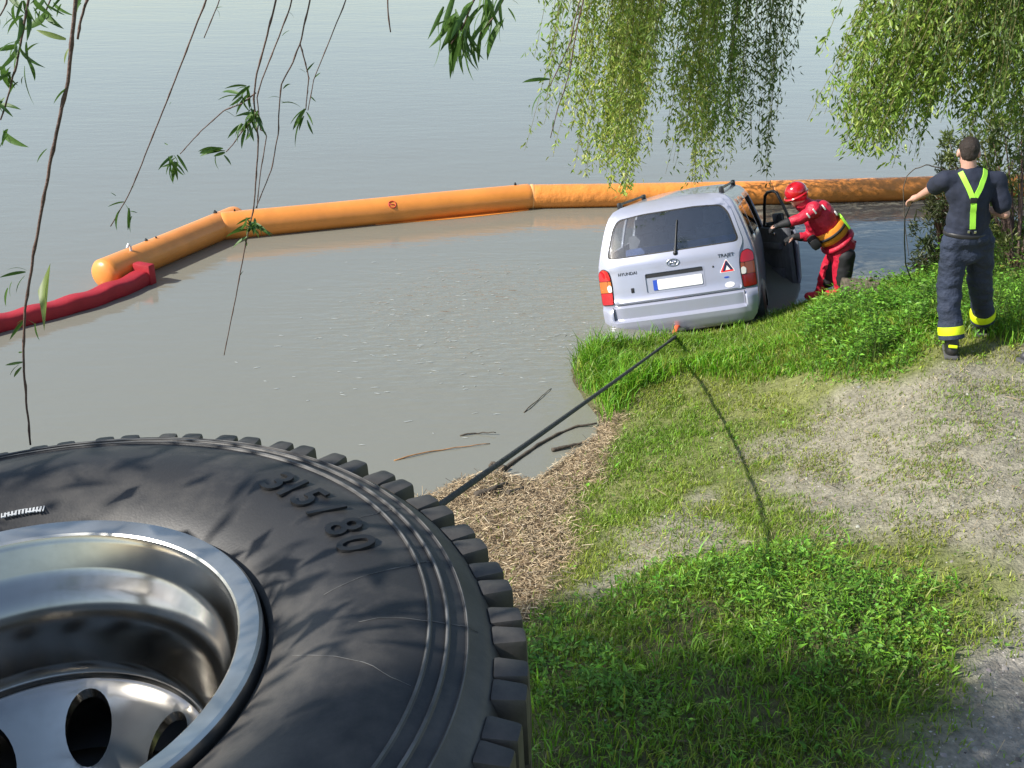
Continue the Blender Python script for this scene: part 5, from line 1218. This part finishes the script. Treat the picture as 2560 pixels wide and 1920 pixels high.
# ------------------------------------------------------------------ shrub and reeds on the right shore
def shrub(name, label, cat, centres, nleaf, lsize, cols, stems=14, narrow=0.3, updir=0.4, group=None):
    root_xy = centres[0][0]; g = float(ground_z(root_xy[0], root_xy[1])); rt = empty(name, (root_xy[0], root_xy[1], g)); tag(rt, label, cat, group)
    Ps, Cs, Ds = [], [], []; sm_ = MB()
    for (c, r) in centres:
        c = np.array(c, float); nl = int(nleaf * (r[0] * r[1] * r[2]) / sum(q[1][0] * q[1][1] * q[1][2] for q in centres))
        ns = max(8, nl // 45); tips = []
        for s_ in range(ns):
            v = rng.normal(size=3); v /= np.linalg.norm(v); v *= rng.uniform(0.35, 1.0) ** 0.6
            tips.append(c + v * np.array(r))
        tips = np.array(tips)
        for t in tips[:: max(1, ns // stems)]:
            b0 = np.array([root_xy[0], root_xy[1], g]); mid = (b0 + t) / 2 + np.array([0, 0, 0.12]); sm_.tube([V(b0 - rt.location), V(mid - np.array(rt.location)), V(t - np.array(rt.location))], [0.018, 0.011, 0.004], 5)
        idx = rng.integers(0, ns, nl); Pq = tips[idx] + rng.normal(size=(nl, 3)) * np.array(r) * 0.11
        Ps.append(Pq); out = (Pq - c) / np.array(r); Ds.append(out * 0.6 + rng.normal(size=(nl, 3)) * 0.6 + np.array([0, 0, updir]))
        Cs.append(np.array(cols)[rng.integers(0, len(cols), ns)][idx] * (1 + 0.2 * rng.normal(size=(nl, 1))))
    Pq = np.concatenate(Ps); Dq = np.concatenate(Ds); n_ = len(Pq); ln_ = lsize * rng.uniform(0.6, 1.4, n_)
    zz = ground_z(Pq[:, 0], Pq[:, 1]); Pq[:, 2] = np.maximum(Pq[:, 2], np.maximum(zz, WATER) + 0.02)
    Lf = leaves(Pq - np.array(rt.location), Dq, rng.normal(size=(n_, 3)) + np.array([0, 0, 0.8]), ln_, ln_ * narrow, np.clip(np.concatenate(Cs), 0.005, 0.5))
    o_ = link('foliage', np_mesh('foliage', Lf[0], Lf[1], None, Lf[2]), rt, M['leaf']); o_['kind'] = 'stuff'
    sm_.build('stem', M['twig'], rt, True); return rt
OL = [(0.13, 0.17, 0.04), (0.10, 0.15, 0.03), (0.17, 0.19, 0.055), (0.07, 0.11, 0.025)]
def sc_at(px, py, y, rx, ry, rz): return (tuple(WY(px, py, y)), (rx, ry, rz))
def root_of(px, py): q = GR(px, py); return ((float(q[0]), float(q[1]), float(q[2]) + 0.25), (0.35, 0.3, 0.3))
shrub('shrub', 'tall olive green shrub filling the right edge behind the navy shirted man', 'shrub', [root_of(2540, 720), sc_at(2560, 430, 12.6, 0.62, 0.6, 0.75), sc_at(2500, 520, 12.4, 0.40, 0.5, 0.55), sc_at(2600, 560, 12.0, 0.6, 0.5, 0.7), sc_at(2530, 660, 11.6, 0.4, 0.4, 0.45)], 5600, 0.075, OL)
shrub('shrub', 'low dark shrub overhanging the water left of the navy trousers', 'shrub', [root_of(2352, 668), sc_at(2345, 560, 12.9, 0.26, 0.3, 0.5), sc_at(2372, 480, 12.9, 0.22, 0.3, 0.42), sc_at(2335, 630, 12.6, 0.30, 0.3, 0.25)], 3400, 0.07, [(0.045, 0.07, 0.02), (0.06, 0.08, 0.025), (0.08, 0.09, 0.035)], stems=10, narrow=0.22)
shrub('shrub', 'pale leafy shrub crown directly behind the navy shirted man\'s head', 'shrub', [root_of(2440, 655), sc_at(2400, 372, 13.8, 0.28, 0.35, 0.40), sc_at(2480, 400, 13.6, 0.50, 0.4, 0.50), sc_at(2440, 520, 13.3, 0.35, 0.3, 0.5)], 2600, 0.07, [(0.20, 0.24, 0.07), (0.15, 0.20, 0.05), (0.12, 0.16, 0.04)])
# ------------------------------------------------------------------ the willow on the right bank: trunk out of the frame, curtains in it
def limb(m, pts, r0, r1, seg=10):
    pts = resample(pts, 14); n = len(pts); m.tube([V(q) + V((0.05 * mnoise.noise(V((i * 0.6, r0 * 40, 1))), 0.05 * mnoise.noise(V((i * 0.6, r0 * 40, 5))), 0)) for i, q in enumerate(pts)], [r0 + (r1 - r0) * i / (n - 1) for i in range(n)], seg)
def strand_leaves(pts, step, llen, cols, swing=0.9, bare=0.0):
    """leaves along one hanging shoot; returns arrays"""
    pts = np.array(pts); seg = np.linalg.norm(np.diff(pts, axis=0), axis=1); s = np.concatenate([[0], np.cumsum(seg)]); tot = s[-1]
    n = max(2, int(tot * (1 - bare) / step)); u = rng.uniform(bare * tot, tot, n)
    P = np.stack([np.interp(u, s, pts[:, k]) for k in range(3)], 1)
    cl_ = np.sin(u * 9.0 + pts[0, 0] * 40) * 0.5 + 0.5
    P = P + rng.normal(size=(n, 3)) * np.array([0.045, 0.045, 0.03]) * (0.25 + 1.3 * cl_[:, None])
    t = pts[-1] - pts[-2]; t = t / np.linalg.norm(t)
    a = rng.uniform(0, 2 * np.pi, n); out = np.stack([np.cos(a), np.sin(a), np.zeros(n)], 1)
    D = out * swing * rng.uniform(0.4, 1.1, (n, 1)) + np.array([0, 0, -1.0]) * rng.uniform(0.3, 1.1, (n, 1))
    nr = rng.normal(size=(n, 3)) + np.array([0, 0, 0.6])
    ln = llen * rng.uniform(0.55, 1.3, n)
    c = np.array(cols)[rng.integers(0, len(cols), n)] * (1 + 0.18 * rng.normal(size=(n, 1)))
    return P, D, nr, ln, c
WIL = empty('willow_tree', (8.6, 12.2, float(ground_z(8.6, 12.2)))); tag(WIL, 'weeping willow whose bright yellow green curtains hang over the car and the boom', 'tree')
WO = np.array(WIL.location)
def rel(p_): return V(p_) - WIL.location
m = MB(); limb(m, [rel((8.6, 12.2, 0.2)), rel((8.4, 12.1, 2.4)), rel((7.7, 11.9, 4.6)), rel((6.8, 11.8, 6.2))], 0.42, 0.26, 14); m.build('trunk', M['bark'], WIL, True)
HUBS = [(1.8, 14.8, 7.0), (3.2, 15.2, 7.1), (4.4, 11.6, 6.9), (5.6, 12.6, 6.8), (0.8, 13.8, 6.9), (6.6, 10.6, 6.6)]
for hb in HUBS:
    m = MB(); limb(m, [rel((6.8, 11.8, 6.2)), rel(((6.8 + hb[0]) / 2, (11.8 + hb[1]) / 2, 6.95)), rel(hb)], 0.15, 0.04); m.build('limb', M['bark'], WIL, True)
YG = [(0.36, 0.46, 0.07), (0.28, 0.40, 0.055), (0.42, 0.50, 0.10), (0.20, 0.31, 0.04)]
MG = [(0.22, 0.34, 0.045), (0.15, 0.26, 0.035), (0.30, 0.40, 0.07)]
DG = [(0.11, 0.18, 0.035), (0.15, 0.22, 0.045), (0.08, 0.13, 0.025)]
NG = [(0.10, 0.17, 0.025), (0.075, 0.135, 0.02), (0.14, 0.20, 0.03)]
# (x top, x bottom, y bottom in the photo, spread of x, spread of y, depth, strands, leaf step, leaf colours)
CURT = [
 (1395, 1362, 190, 14, 40, 10.6, 4, .030, MG), (1450, 1405, 300, 16, 60, 11.2, 5, .030, MG),
 (1500, 1478, 330, 26, 60, 11.4, 11, .020, YG), (1550, 1500, 440, 22, 70, 11.6, 12, .018, YG), (1590, 1535, 500, 18, 60, 11.8, 13, .017, YG), (1600, 1565, 420, 22, 70, 11.6, 12, .018, YG), (1650, 1605, 300, 26, 80, 11.4, 12, .020, YG), (1690, 1640, 215, 26, 60, 11.2, 9, .024, MG),
 (1530, 1410, 445, 26, 50, 11.8, 4, .045, YG),
 (1760, 1728, 400, 18, 60, 12.0, 10, .019, YG), (1790, 1762, 455, 20, 45, 12.2, 11, .018, YG), (1815, 1790, 380, 22, 70, 12.0, 11, .019, MG), (1740, 1700, 300, 16, 60, 12.0, 6, .024, MG), (1760, 1650, 440, 20, 30, 12.1, 3, .04, MG),
 (1860, 1835, 340, 24, 80, 12.4, 8, .028, DG), (1900, 1880, 400, 26, 70, 12.4, 8, .028, DG), (1950, 1925, 300, 22, 90, 12.2, 7, .030, DG), (1985, 1945, 180, 20, 60, 12.2, 5, .032, DG), (1930, 1895, 450, 14, 20, 12.6, 4, .034, DG),
 (2150, 2010, 300, 6, 6, 11.0, 1, .030, DG),
 (2150, 2110, 190, 20, 50, 11.0, 7, .022, MG), (2200, 2135, 310, 26, 40, 11.0, 12, .019, MG), (2260, 2150, 400, 26, 30, 11.2, 11, .020, MG), (2260, 2120, 345, 20, 40, 11.2, 9, .020, MG), (2300, 2200, 390, 26, 40, 11.4, 10, .021, MG), (2330, 2250, 330, 30, 50, 11.2, 11, .020, MG),
 (2380, 2310, 290, 30, 60, 11.0, 12, .019, MG), (2430, 2370, 270, 30, 70, 11.0, 12, .019, MG), (2470, 2420, 320, 26, 60, 11.0, 12, .019, MG), (2520, 2470, 300, 30, 70, 10.8, 13, .019, MG), (2570, 2530, 330, 30, 70, 10.8, 13, .019, MG), (2640, 2590, 380, 30, 90, 10.8, 12, .020, DG),
 (2330, 2285, 400, 12, 20, 11.4, 3, .035, MG), (2450, 2400, 385, 14, 20, 11.2, 3, .035, MG), (2540, 2560, 250, 60, 60, 9.6, 10, .020, DG), (2420, 2440, 160, 80, 60, 9.8, 10, .020, DG), (2250, 2240, 150, 60, 50, 10.2, 9, .021, MG),
]
for (xt, xb, yb, sx, sy, dep, ns, step, cols) in CURT:
    if xt < 2050: dep += 3.0
    else: xt += 55
    ns = int(ns * (1.3 if xt < 2050 else 1.6) + 0.5) if ns > 3 else ns; step *= (0.95 if xt < 2050 else 0.82)
    hb = min(HUBS, key=lambda h: abs(h[0] - WY(xt, 0, dep)[0]) + 0.6 * abs(h[1] - dep))
    PP, DD, NN, LL, CCc = [], [], [], [], []; sm_ = MB()
    for s_ in range(ns):
        ox = rng.normal() * sx * 1.35; yy = yb - abs(rng.normal()) * sy + rng.normal() * 10; dy = rng.normal() * 0.45 + (1.5 if (xt < 2050 and rng.random() < 0.4) else 0)
        b_ = WY(xb + ox, yy, dep + dy); mid = WY((xb * 0.55 + xt * 0.45) + ox, yy * 0.48, dep + dy); t_ = WY(xt + ox, -40, dep + dy)
        up_p = t_ + np.array([(hb[0] - t_[0]) * 0.25, (hb[1] - t_[1]) * 0.15, 1.4]); hp_ = np.array([t_[0] * 0.45 + hb[0] * 0.55, t_[1] * 0.6 + hb[1] * 0.4, hb[2] - 0.1 + 0.25 * rng.random()])
        q = resample([hp_, up_p, t_, mid, b_], 18)
        q = [np.array(w) + np.array([0.03 * mnoise.noise(V((i * 0.5, s_ * 3.1, xt))), 0.03 * mnoise.noise(V((i * 0.5, s_ * 3.1, xt + 7))), 0]) for i, w in enumerate(q)]
        sm_.tube([rel(w) for w in q], [0.006 - 0.004 * i / 17 for i in range(18)], 4, cap=False)
        a = strand_leaves(q, step, 0.086 if dep > 12.7 else 0.074, cols, bare=0.22)
        for lst, v in zip((PP, DD, NN, LL, CCc), a): lst.append(v)
    PP = np.concatenate(PP) - WO; LL = np.concatenate(LL)
    Lf = leaves(PP, np.concatenate(DD), np.concatenate(NN), LL, LL * 0.30, np.clip(np.concatenate(CCc), 0.01, 0.5))
    br_ = sm_.build('hanging_branch', M['twig_green'], WIL, True)
    fo = link('foliage', np_mesh('foliage', Lf[0], Lf[1], None, Lf[2]), br_, M['leaf']); fo['kind'] = 'stuff'
# leafy upper crown, above the frame
def crown(parent, cells, nper, lsize, cols, name='crown', dens_=3800):
    PP, DD, CCc = [], [], []
    for c, r in cells:
        n_ = nper if nper else int(30 + dens_ * r[0] ** 2); ns = max(6, n_ // 40); v = rng.normal(size=(ns, 3)); v /= np.linalg.norm(v, axis=1)[:, None]; tips = np.array(c) + v * np.array(r) * rng.uniform(0.2, 1.0, (ns, 1)) ** 0.5
        idx = rng.integers(0, ns, n_); PP.append(tips[idx] + rng.normal(size=(n_, 3)) * np.array([0.10, 0.10, 0.28])); DD.append(rng.normal(size=(n_, 3)) * 0.5 + np.array([0, 0, -0.9]))
        CCc.append(np.array(cols)[rng.integers(0, len(cols), ns)][idx] * (1 + 0.15 * rng.normal(size=(n_, 1))))
    PP = np.concatenate(PP); DD = np.concatenate(DD); CCc = np.concatenate(CCc)
    if name == 'hanging_foliage':          # these boughs hang to the left of the view: trim sprays that reach past its edge
        a_, b_, z_ = project(PP); ok = ~((z_ > 0) & (a_ > -160) & (b_ > -160)); PP, DD, CCc = PP[ok], DD[ok], CCc[ok]
    PP = PP - np.array(parent.location); n_ = len(PP); ln = lsize * rng.uniform(0.6, 1.3, n_)
    Lf = leaves(PP, DD, rng.normal(size=(n_, 3)), ln, ln * 0.24, np.clip(CCc, 0.01, 0.5))
    o_ = link(name, np_mesh(name, Lf[0], Lf[1], None, Lf[2]), parent, M['leaf']); o_['kind'] = 'stuff'; return o_
crown(WIL, [((x, y, z), (1.1, 0.9, 0.8)) for x, y, z in ((1.0, 14.6, 7.4), (2.4, 14.4, 7.6), (3.8, 13.8, 7.6), (5.2, 13.0, 7.6), (6.8, 12.2, 7.4), (-0.4, 13.4, 7.2), (-1.2, 12.2, 7.6), (8.2, 12.4, 7.6), (9.4, 11.4, 7.2), (8.0, 10.4, 6.6), (-2.9, 12.4, 6.6), (-1.8, 12.8, 6.4), (-2.4, 13.6, 6.9))], 2600, 0.085, MG)

# ------------------------------------------------------------------ the willow over the camera: twigs close to the lens, shade on the wheel and the near grass
WL = empty('willow_tree', (-5.2, -1.6, 0.9)); tag(WL, 'near willow at the left whose thin twigs with single dark leaves hang into view', 'tree')
def rel2(p_): return V(p_) - WL.location
m = MB(); limb(m, [rel2((-5.2, -1.6, 0.6)), rel2((-5.1, -1.5, 3.2)), rel2((-4.8, -1.3, 5.6))], 0.40, 0.26, 14); m.build('trunk', M['bark'], WL, True)
for pts in ([(-4.8, -1.3, 5.6), (-4.0, -0.6, 6.8), (-2.6, 0.6, 7.2), (-0.8, 1.9, 7.0), (0.4, 2.6, 6.6)], [(-4.8, -1.3, 5.6), (-4.2, 0.2, 6.6), (-3.0, 1.8, 6.8), (-1.6, 2.6, 6.4)], [(-4.8, -1.3, 5.6), (-3.4, -1.8, 6.9), (-1.6, -1.6, 7.4)], [(-4.8, -1.3, 5.6), (-5.8, -0.4, 7.0), (-6.0, 0.8, 7.2)]):
    m = MB(); limb(m, [rel2(q) for q in pts], 0.13, 0.03); m.build('limb', M['bark'], WL, True)
SHD = []
def shade_from(px, py, zt):
    """where foliage at height zt must hang to shade the ground seen at a pixel"""
    g = GR(px, py); return g - SUN_DIR * ((zt - g[2]) / -SUN_DIR[2]) * 1.0
cells = []
GC = [(1340, 1530, .20), (1430, 1545, .22), (1530, 1530, .16), (1620, 1570, .16), (1400, 1640, .34), (1560, 1650, .30), (1690, 1690, .26), (1500, 1740, .18), (1640, 1770, .34), (1780, 1770, .30), (1900, 1790, .28), (2010, 1830, .30),
      (1400, 1890, .30), (1560, 1880, .40), (1740, 1880, .42), (1930, 1900, .40), (2120, 1890, .30), (2260, 1850, .16), (2340, 1820, .17), (2440, 1790, .18), (2500, 1860, .20), (2420, 1900, .20), (1480, 1980, .5), (1800, 1990, .6), (2150, 1990, .5), (2450, 1980, .4), (2060, 1740, .12), (1850, 1700, .10)]
for (dx, dy, zt, r) in ((-0.30, 0.42, 4.67, 0.158), (0.00, 0.44, 4.79, 0.137), (0.20, 0.42, 4.67, 0.086), (0.44, 0.16, 4.55, 0.086), (0.26, 0.08, 4.73, 0.108), (-0.10, -0.1, 4.73, 0.115), (-0.45, 0.15, 4.79, 0.144), (0.47, -0.16, 4.61, 0.086), (0.14, -0.10, 4.67, 0.086), (0.36, -0.30, 4.67, 0.101)):
    g = WC + np.array([dx, dy, 0]); cells.append((tuple(g - SUN_DIR * ((zt - g[2]) / -SUN_DIR[2])), (r, r, r * 0.8)))
for _ in range(22):
    cells.append(((rng.uniform(-2.6, 1.4), rng.uniform(3.6, 8.4), rng.uniform(7.2, 9.4)), (0.45, 0.45, 0.35)))
gcells = []
for (px, py, r) in GC:
    r *= 1.3
    zt = 3.7
    while zt < 7.5:
        c = shade_from(px, py, zt); a_, b_, z_ = project(c)
        if z_ < 0.3 or a_ < -320 - 2900 * (r + 0.45) / max(z_, 0.3) or a_ > 2800 or b_ < -200: break
        zt += 0.25
    gcells.append((tuple(c), (r, r, r * 0.6)))
crown(WL, gcells, None, 0.075, NG, 'hanging_foliage', 9500)
crown(WL, cells, None, 0.075, NG)
# --- twigs near the lens; every leaf is a piece of its own
def leaf_shape(nm, ln, wd, bend, mt):
    n = 7; vs = []; fs = []
    for i in range(n):
        t = i / (n - 1); w = wd * 0.5 * (math.sin(math.pi * min(1, t * 0.92 + 0.08)) ** 0.8) * (1 - 0.25 * t) + (0.0004 if i else 0.0008)
        x = ln * t * math.cos(bend * t * 0.5); z = -ln * t * math.sin(bend * t * 0.5)
        vs += [(x, -w, z + w * 0.35), (x, 0, z), (x, w, z + w * 0.35)]
    for i in range(n - 1):
        for k in range(2): fs.append([3 * i + k, 3 * i + k + 1, 3 * i + 4 + k, 3 * i + 3 + k])
    me = bpy.data.meshes.new(nm); me.from_pydata(vs, [], fs); me.polygons.foreach_set('use_smooth', np.ones(len(fs), bool)); me.materials.append(mt); return me
LM = [leaf_shape('leaf', 1.0, w, b_, M[k]) for w, b_, k in ((0.16, 0.5, 'leaf_near'), (0.13, 1.1, 'leaf_near'), (0.20, 0.9, 'leaf_near'), (0.30, 0.3, 'leaf_near'), (0.19, 0.6, 'leaf_pale'))]
def put_leaf(parent, base, tip, var=None, roll=None):
    base, tip = V(base), V(tip); d = tip - base; L_ = d.length
    k = random.choice((0, 0, 1, 2)) if var is None else var
    o_ = link('leaf', LM[k], parent); x = d.normalized(); y = V((random.uniform(-1, 1), random.uniform(-1, 1), random.uniform(-1, 1))).cross(x) if roll is None else V(roll).cross(x)
    y.normalize(); z = x.cross(y)
    if z.z < 0: y, z = -y, -z
    Mx = Matrix((x, y, z)).transposed().to_4x4(); Mx.translation = base - parent_loc
    o_.matrix_local = Mx @ Matrix.Diagonal((L_, L_, L_, 1)); return o_
parent_loc = WL.location.copy()
def twig(px, Y, r0, r1, nlabel=None):
    q = [WY(x, y, Y) if not isinstance(Y, (list, tuple)) else WY(x, y, Y[i]) for i, (x, y) in enumerate(px)]
    q = resample(q, 6 * len(px)); n = len(q)
    q = [w + V((mnoise.noise(V((i * 0.45, px[0][0], 1))), 0, mnoise.noise(V((i * 0.45, px[0][0], 9))))) * r0 * 0.5 for i, w in enumerate(q)]
    rad = [(r0 + (r1 - r0) * i / (n - 1)) * (1.35 if i % 6 == 3 else 1.0) for i in range(n)]
    m = MB(); m.tube([rel2(w) for w in q], rad, 7); o_ = m.build('twig', M['twig'], WL, True); return o_
def lv(tw, Y, *pairs, var=None):
    for (a, b_) in pairs: put_leaf(tw, WY(a[0], a[1], Y), V(WY(b_[0], b_[1], Y)) + V((0, random.uniform(-0.012, 0.012), 0)), var)
def tuft(tw, Y, c, n, spread, ln, ang0=200, ang1=340, var=None):
    for _ in range(n):
        a = math.radians(random.uniform(ang0, ang1)); b_ = (c[0] + random.uniform(-1, 1) * spread, c[1] + random.uniform(-1, 1) * spread); l_ = ln * random.uniform(0.55, 1.2)
        put_leaf(tw, WY(b_[0], b_[1], Y + random.uniform(-0.03, 0.03)), V(WY(b_[0] + l_ * math.cos(a), b_[1] - l_ * math.sin(a), Y + random.uniform(-0.04, 0.04))), var)
TY = 1.52
t_ = twig([(215, -420), (195, -150), (190, 0), (180, 90), (172, 190), (135, 360), (110, 490), (80, 660), (62, 780), (58, 880), (62, 960), (76, 1112)], TY, 0.0030, 0.0014)
lv(t_, TY, ((165, 98), (85, 74)), var=4); lv(t_, TY, ((172, 122), (156, 156)), var=4); lv(t_, TY, ((172, 218), (130, 252)), ((118, 372), (88, 402)), var=3)
lv(t_, TY, ((64, 680), (0, 686)), ((62, 690), (22, 728)), ((66, 676), (20, 652)), ((30, 705), (8, 745)), ((20, 720), (2, 770)), ((60, 800), (38, 806)), ((62, 800), (22, 842)), ((70, 800), (98, 806)), ((88, 808), (90, 850)), ((58, 905), (10, 910)), ((54, 918), (22, 950)), ((48, 912), (12, 935)), ((56, 880), (34, 888)))
t_ = twig([(110, -420), (90, -120), (75, -20), (60, 60), (48, 130), (26, 220), (2, 300)], 1.62, 0.0026, 0.0011)
tuft(t_, 1.62, (62, 20), 9, 22, 62, 190, 330); tuft(t_, 1.62, (50, 110), 9, 16, 58, 180, 300); tuft(t_, 1.62, (15, 175), 7, 14, 46, 190, 330, var=2); tuft(t_, 1.62, (0, 255), 5, 14, 60, 220, 370, var=2); tuft(t_, 1.62, (10, 330), 4, 10, 40, 200, 330)
lv(t_, 1.62, ((66, 105), (64, 160)), ((70, 150), (100, 205)), ((62, 165), (66, 262)), ((60, 190), (40, 205)), ((66, 130), (100, 92)), ((45, 205), (18, 225)))
t_ = twig([(180, -420), (150, -120), (130, -10), (110, 40), (98, 62)], 1.66, 0.0020, 0.0010); tuft(t_, 1.66, (130, 10), 8, 26, 46, 190, 350); tuft(t_, 1.66, (100, 10), 6, 20, 50, 200, 330)
t_ = twig([(262, -300), (235, -60), (212, 15), (200, 60), (194, 98)], 1.60, 0.0026, 0.0016); tuft(t_, 1.60, (205, 5), 3, 10, 40, 200, 300)
t_ = twig([(60, -420), (30, -120), (16, 10), (0, 40)], 1.7, 0.0018, 0.001); tuft(t_, 1.7, (5, 40), 4, 14, 40); tuft(t_, 1.7, (20, -10), 4, 14, 40)
t_ = twig([(640, -420), (560, -130), (515, 0), (480, 90), (430, 220), (370, 370), (332, 465), (312, 505), (276, 566)], 2.4, 0.0021, 0.0011)
lv(t_, 2.4, ((314, 505), (268, 508)), ((312, 510), (338, 530)), ((322, 520), (326, 578)), ((300, 525), (276, 566)), ((338, 462), (325, 470)), ((326, 528), (344, 530)), ((290, 490), (278, 478)), ((428, 255), (424, 262)), ((330, 540), (312, 574)))
t_ = twig([(680, -420), (590, -130), (545, 10), (510, 95)], 2.4, 0.0017, 0.001); lv(t_, 2.4, ((540, 22), (560, 38)), ((538, 24), (552, 10)))
t_ = twig([(790, -420), (712, -100), (690, 0), (665, 100), (640, 190), (634, 250), (640, 300), (646, 350), (640, 450), (634, 522), (628, 548), (612, 620), (590, 740), (560, 888)], 2.4, 0.0024, 0.0010)
tuft(t_, 2.4, (626, 556), 14, 14, 46, 190, 350); lv(t_, 2.4, ((618, 575), (562, 575)), ((622, 590), (575, 612)), ((640, 560), (666, 585)), ((612, 600), (622, 622)), ((600, 690), (606, 676)))
tuft(t_, 2.4, (612, 228), 16, 16, 50, 160, 300, var=0); tuft(t_, 2.4, (632, 285), 15, 14, 48, 180, 320); tuft(t_, 2.4, (616, 312), 11, 12, 44, 200, 300, var=2)
t_ = twig([(640, 232), (606, 258), (560, 276), (500, 330), (450, 385)], 2.4, 0.0015, 0.0009)
tuft(t_, 2.4, (432, 400), 15, 14, 46, 190, 330); lv(t_, 2.4, ((420, 362), (404, 358)), ((560, 276), (592, 290)))
t_ = twig([(632, 300), (604, 330), (582, 362), (565, 380)], 2.4, 0.0014, 0.0009); tuft(t_, 2.4, (556, 378), 8, 8, 52, 170, 210, var=3); lv(t_, 2.4, ((540, 388), (534, 422)), ((560, 388), (580, 412)), ((552, 376), (494, 376)), ((535, 372), (520, 366)), var=2)
t_ = twig([(820, -420), (750, -110), (725, 20), (690, 110), (655, 200), (642, 240), (652, 330), (668, 330), (650, 440), (642, 520)], 2.46, 0.0019, 0.0010); lv(t_, 2.46, ((705, 90), (722, 70)), ((690, 95), (700, 105)))
t_ = twig([(860, -420), (795, -110), (775, 0), (750, 110), (730, 160), (704, 208), (698, 262), (696, 330), (680, 420), (640, 520)], 2.44, 0.0022, 0.0010)
lv(t_, 2.44, ((700, 245), (672, 230)), ((704, 258), (762, 242)), ((712, 258), (704, 250)), ((708, 222), (732, 192)), ((720, 30), (745, 38)), var=1)
t_ = twig([(750, 108), (764, 160), (772, 195), (768, 235), (764, 275)], 2.44, 0.0016, 0.0010)
lv(t_, 2.44, ((766, 180), (782, 155)), ((764, 182), (748, 170)), ((762, 272), (726, 328)), ((764, 276), (716, 358)), ((766, 280), (788, 312)), ((764, 272), (718, 300)), ((768, 300), (782, 340)), ((760, 290), (740, 330)), var=0)
t_ = twig([(960, -420), (890, -90), (862, 8), (820, 110), (784, 200), (770, 276)], 2.5, 0.0016, 0.0009); lv(t_, 2.5, ((786, 195), (800, 180)), ((776, 240), (786, 256)))
t_ = twig([(985, -300), (968, -40), (970, 30), (976, 80)], 2.2, 0.0020, 0.0012)
t_ = twig([(1250, -420), (1210, -120), (1185, 0), (1160, 60), (1128, 110)], 1.9, 0.0030, 0.0012)
tuft(t_, 1.9, (1180, 10), 18, 44, 105, 215, 290, var=1); tuft(t_, 1.9, (1140, 60), 16, 34, 90, 220, 290, var=0); tuft(t_, 1.9, (1130, 40), 8, 24, 70, 190, 260, var=1)
t_ = twig([(1330, -420), (1290, -120), (1262, -10), (1236, 40), (1200, 85)], 1.94, 0.0028, 0.0012)
tuft(t_, 1.94, (1240, 10), 14, 34, 90, 220, 290, var=0); tuft(t_, 1.94, (1180, 70), 14, 26, 88, 235, 295, var=1); lv(t_, 1.94, ((1270, 20), (1296, 52)), ((1262, 45), (1222, 95)), ((1258, 50), (1190, 142)), ((1280, 0), (1300, 8)), ((1165, 120), (1166, 205)), ((1100, 80), (1106, 170)), ((1150, 75), (1130, 160)))
t_ = twig([(1560, -420), (1480, -110), (1445, 20), (1425, 110), (1395, 172), (1375, 215)], 3.5, 0.0034, 0.0014); lv(t_, 3.5, ((1374, 198), (1292, 196)), ((1360, 228), (1298, 276)), ((1395, 165), (1425, 175)), ((1418, 120), (1402, 150)), var=1)
t_ = twig([(1575, -420), (1490, -110), (1458, 0), (1440, 80), (1425, 175), (1408, 235), (1395, 270), (1376, 345)], 3.5, 0.0034, 0.0012)
lv(t_, 3.5, ((1445, 70), (1458, 86)), ((1425, 170), (1430, 190)), ((1424, 175), (1402, 185)), ((1404, 240), (1388, 246)), ((1412, 225), (1424, 235)), ((1384, 300), (1378, 345)), ((1398, 225), (1402, 260)), var=0)
print('N objects', len(bpy.data.objects), 'tris', sum(len(o.data.loops) - 2 * len(o.data.polygons) for o in bpy.data.objects if o.type == 'MESH'))
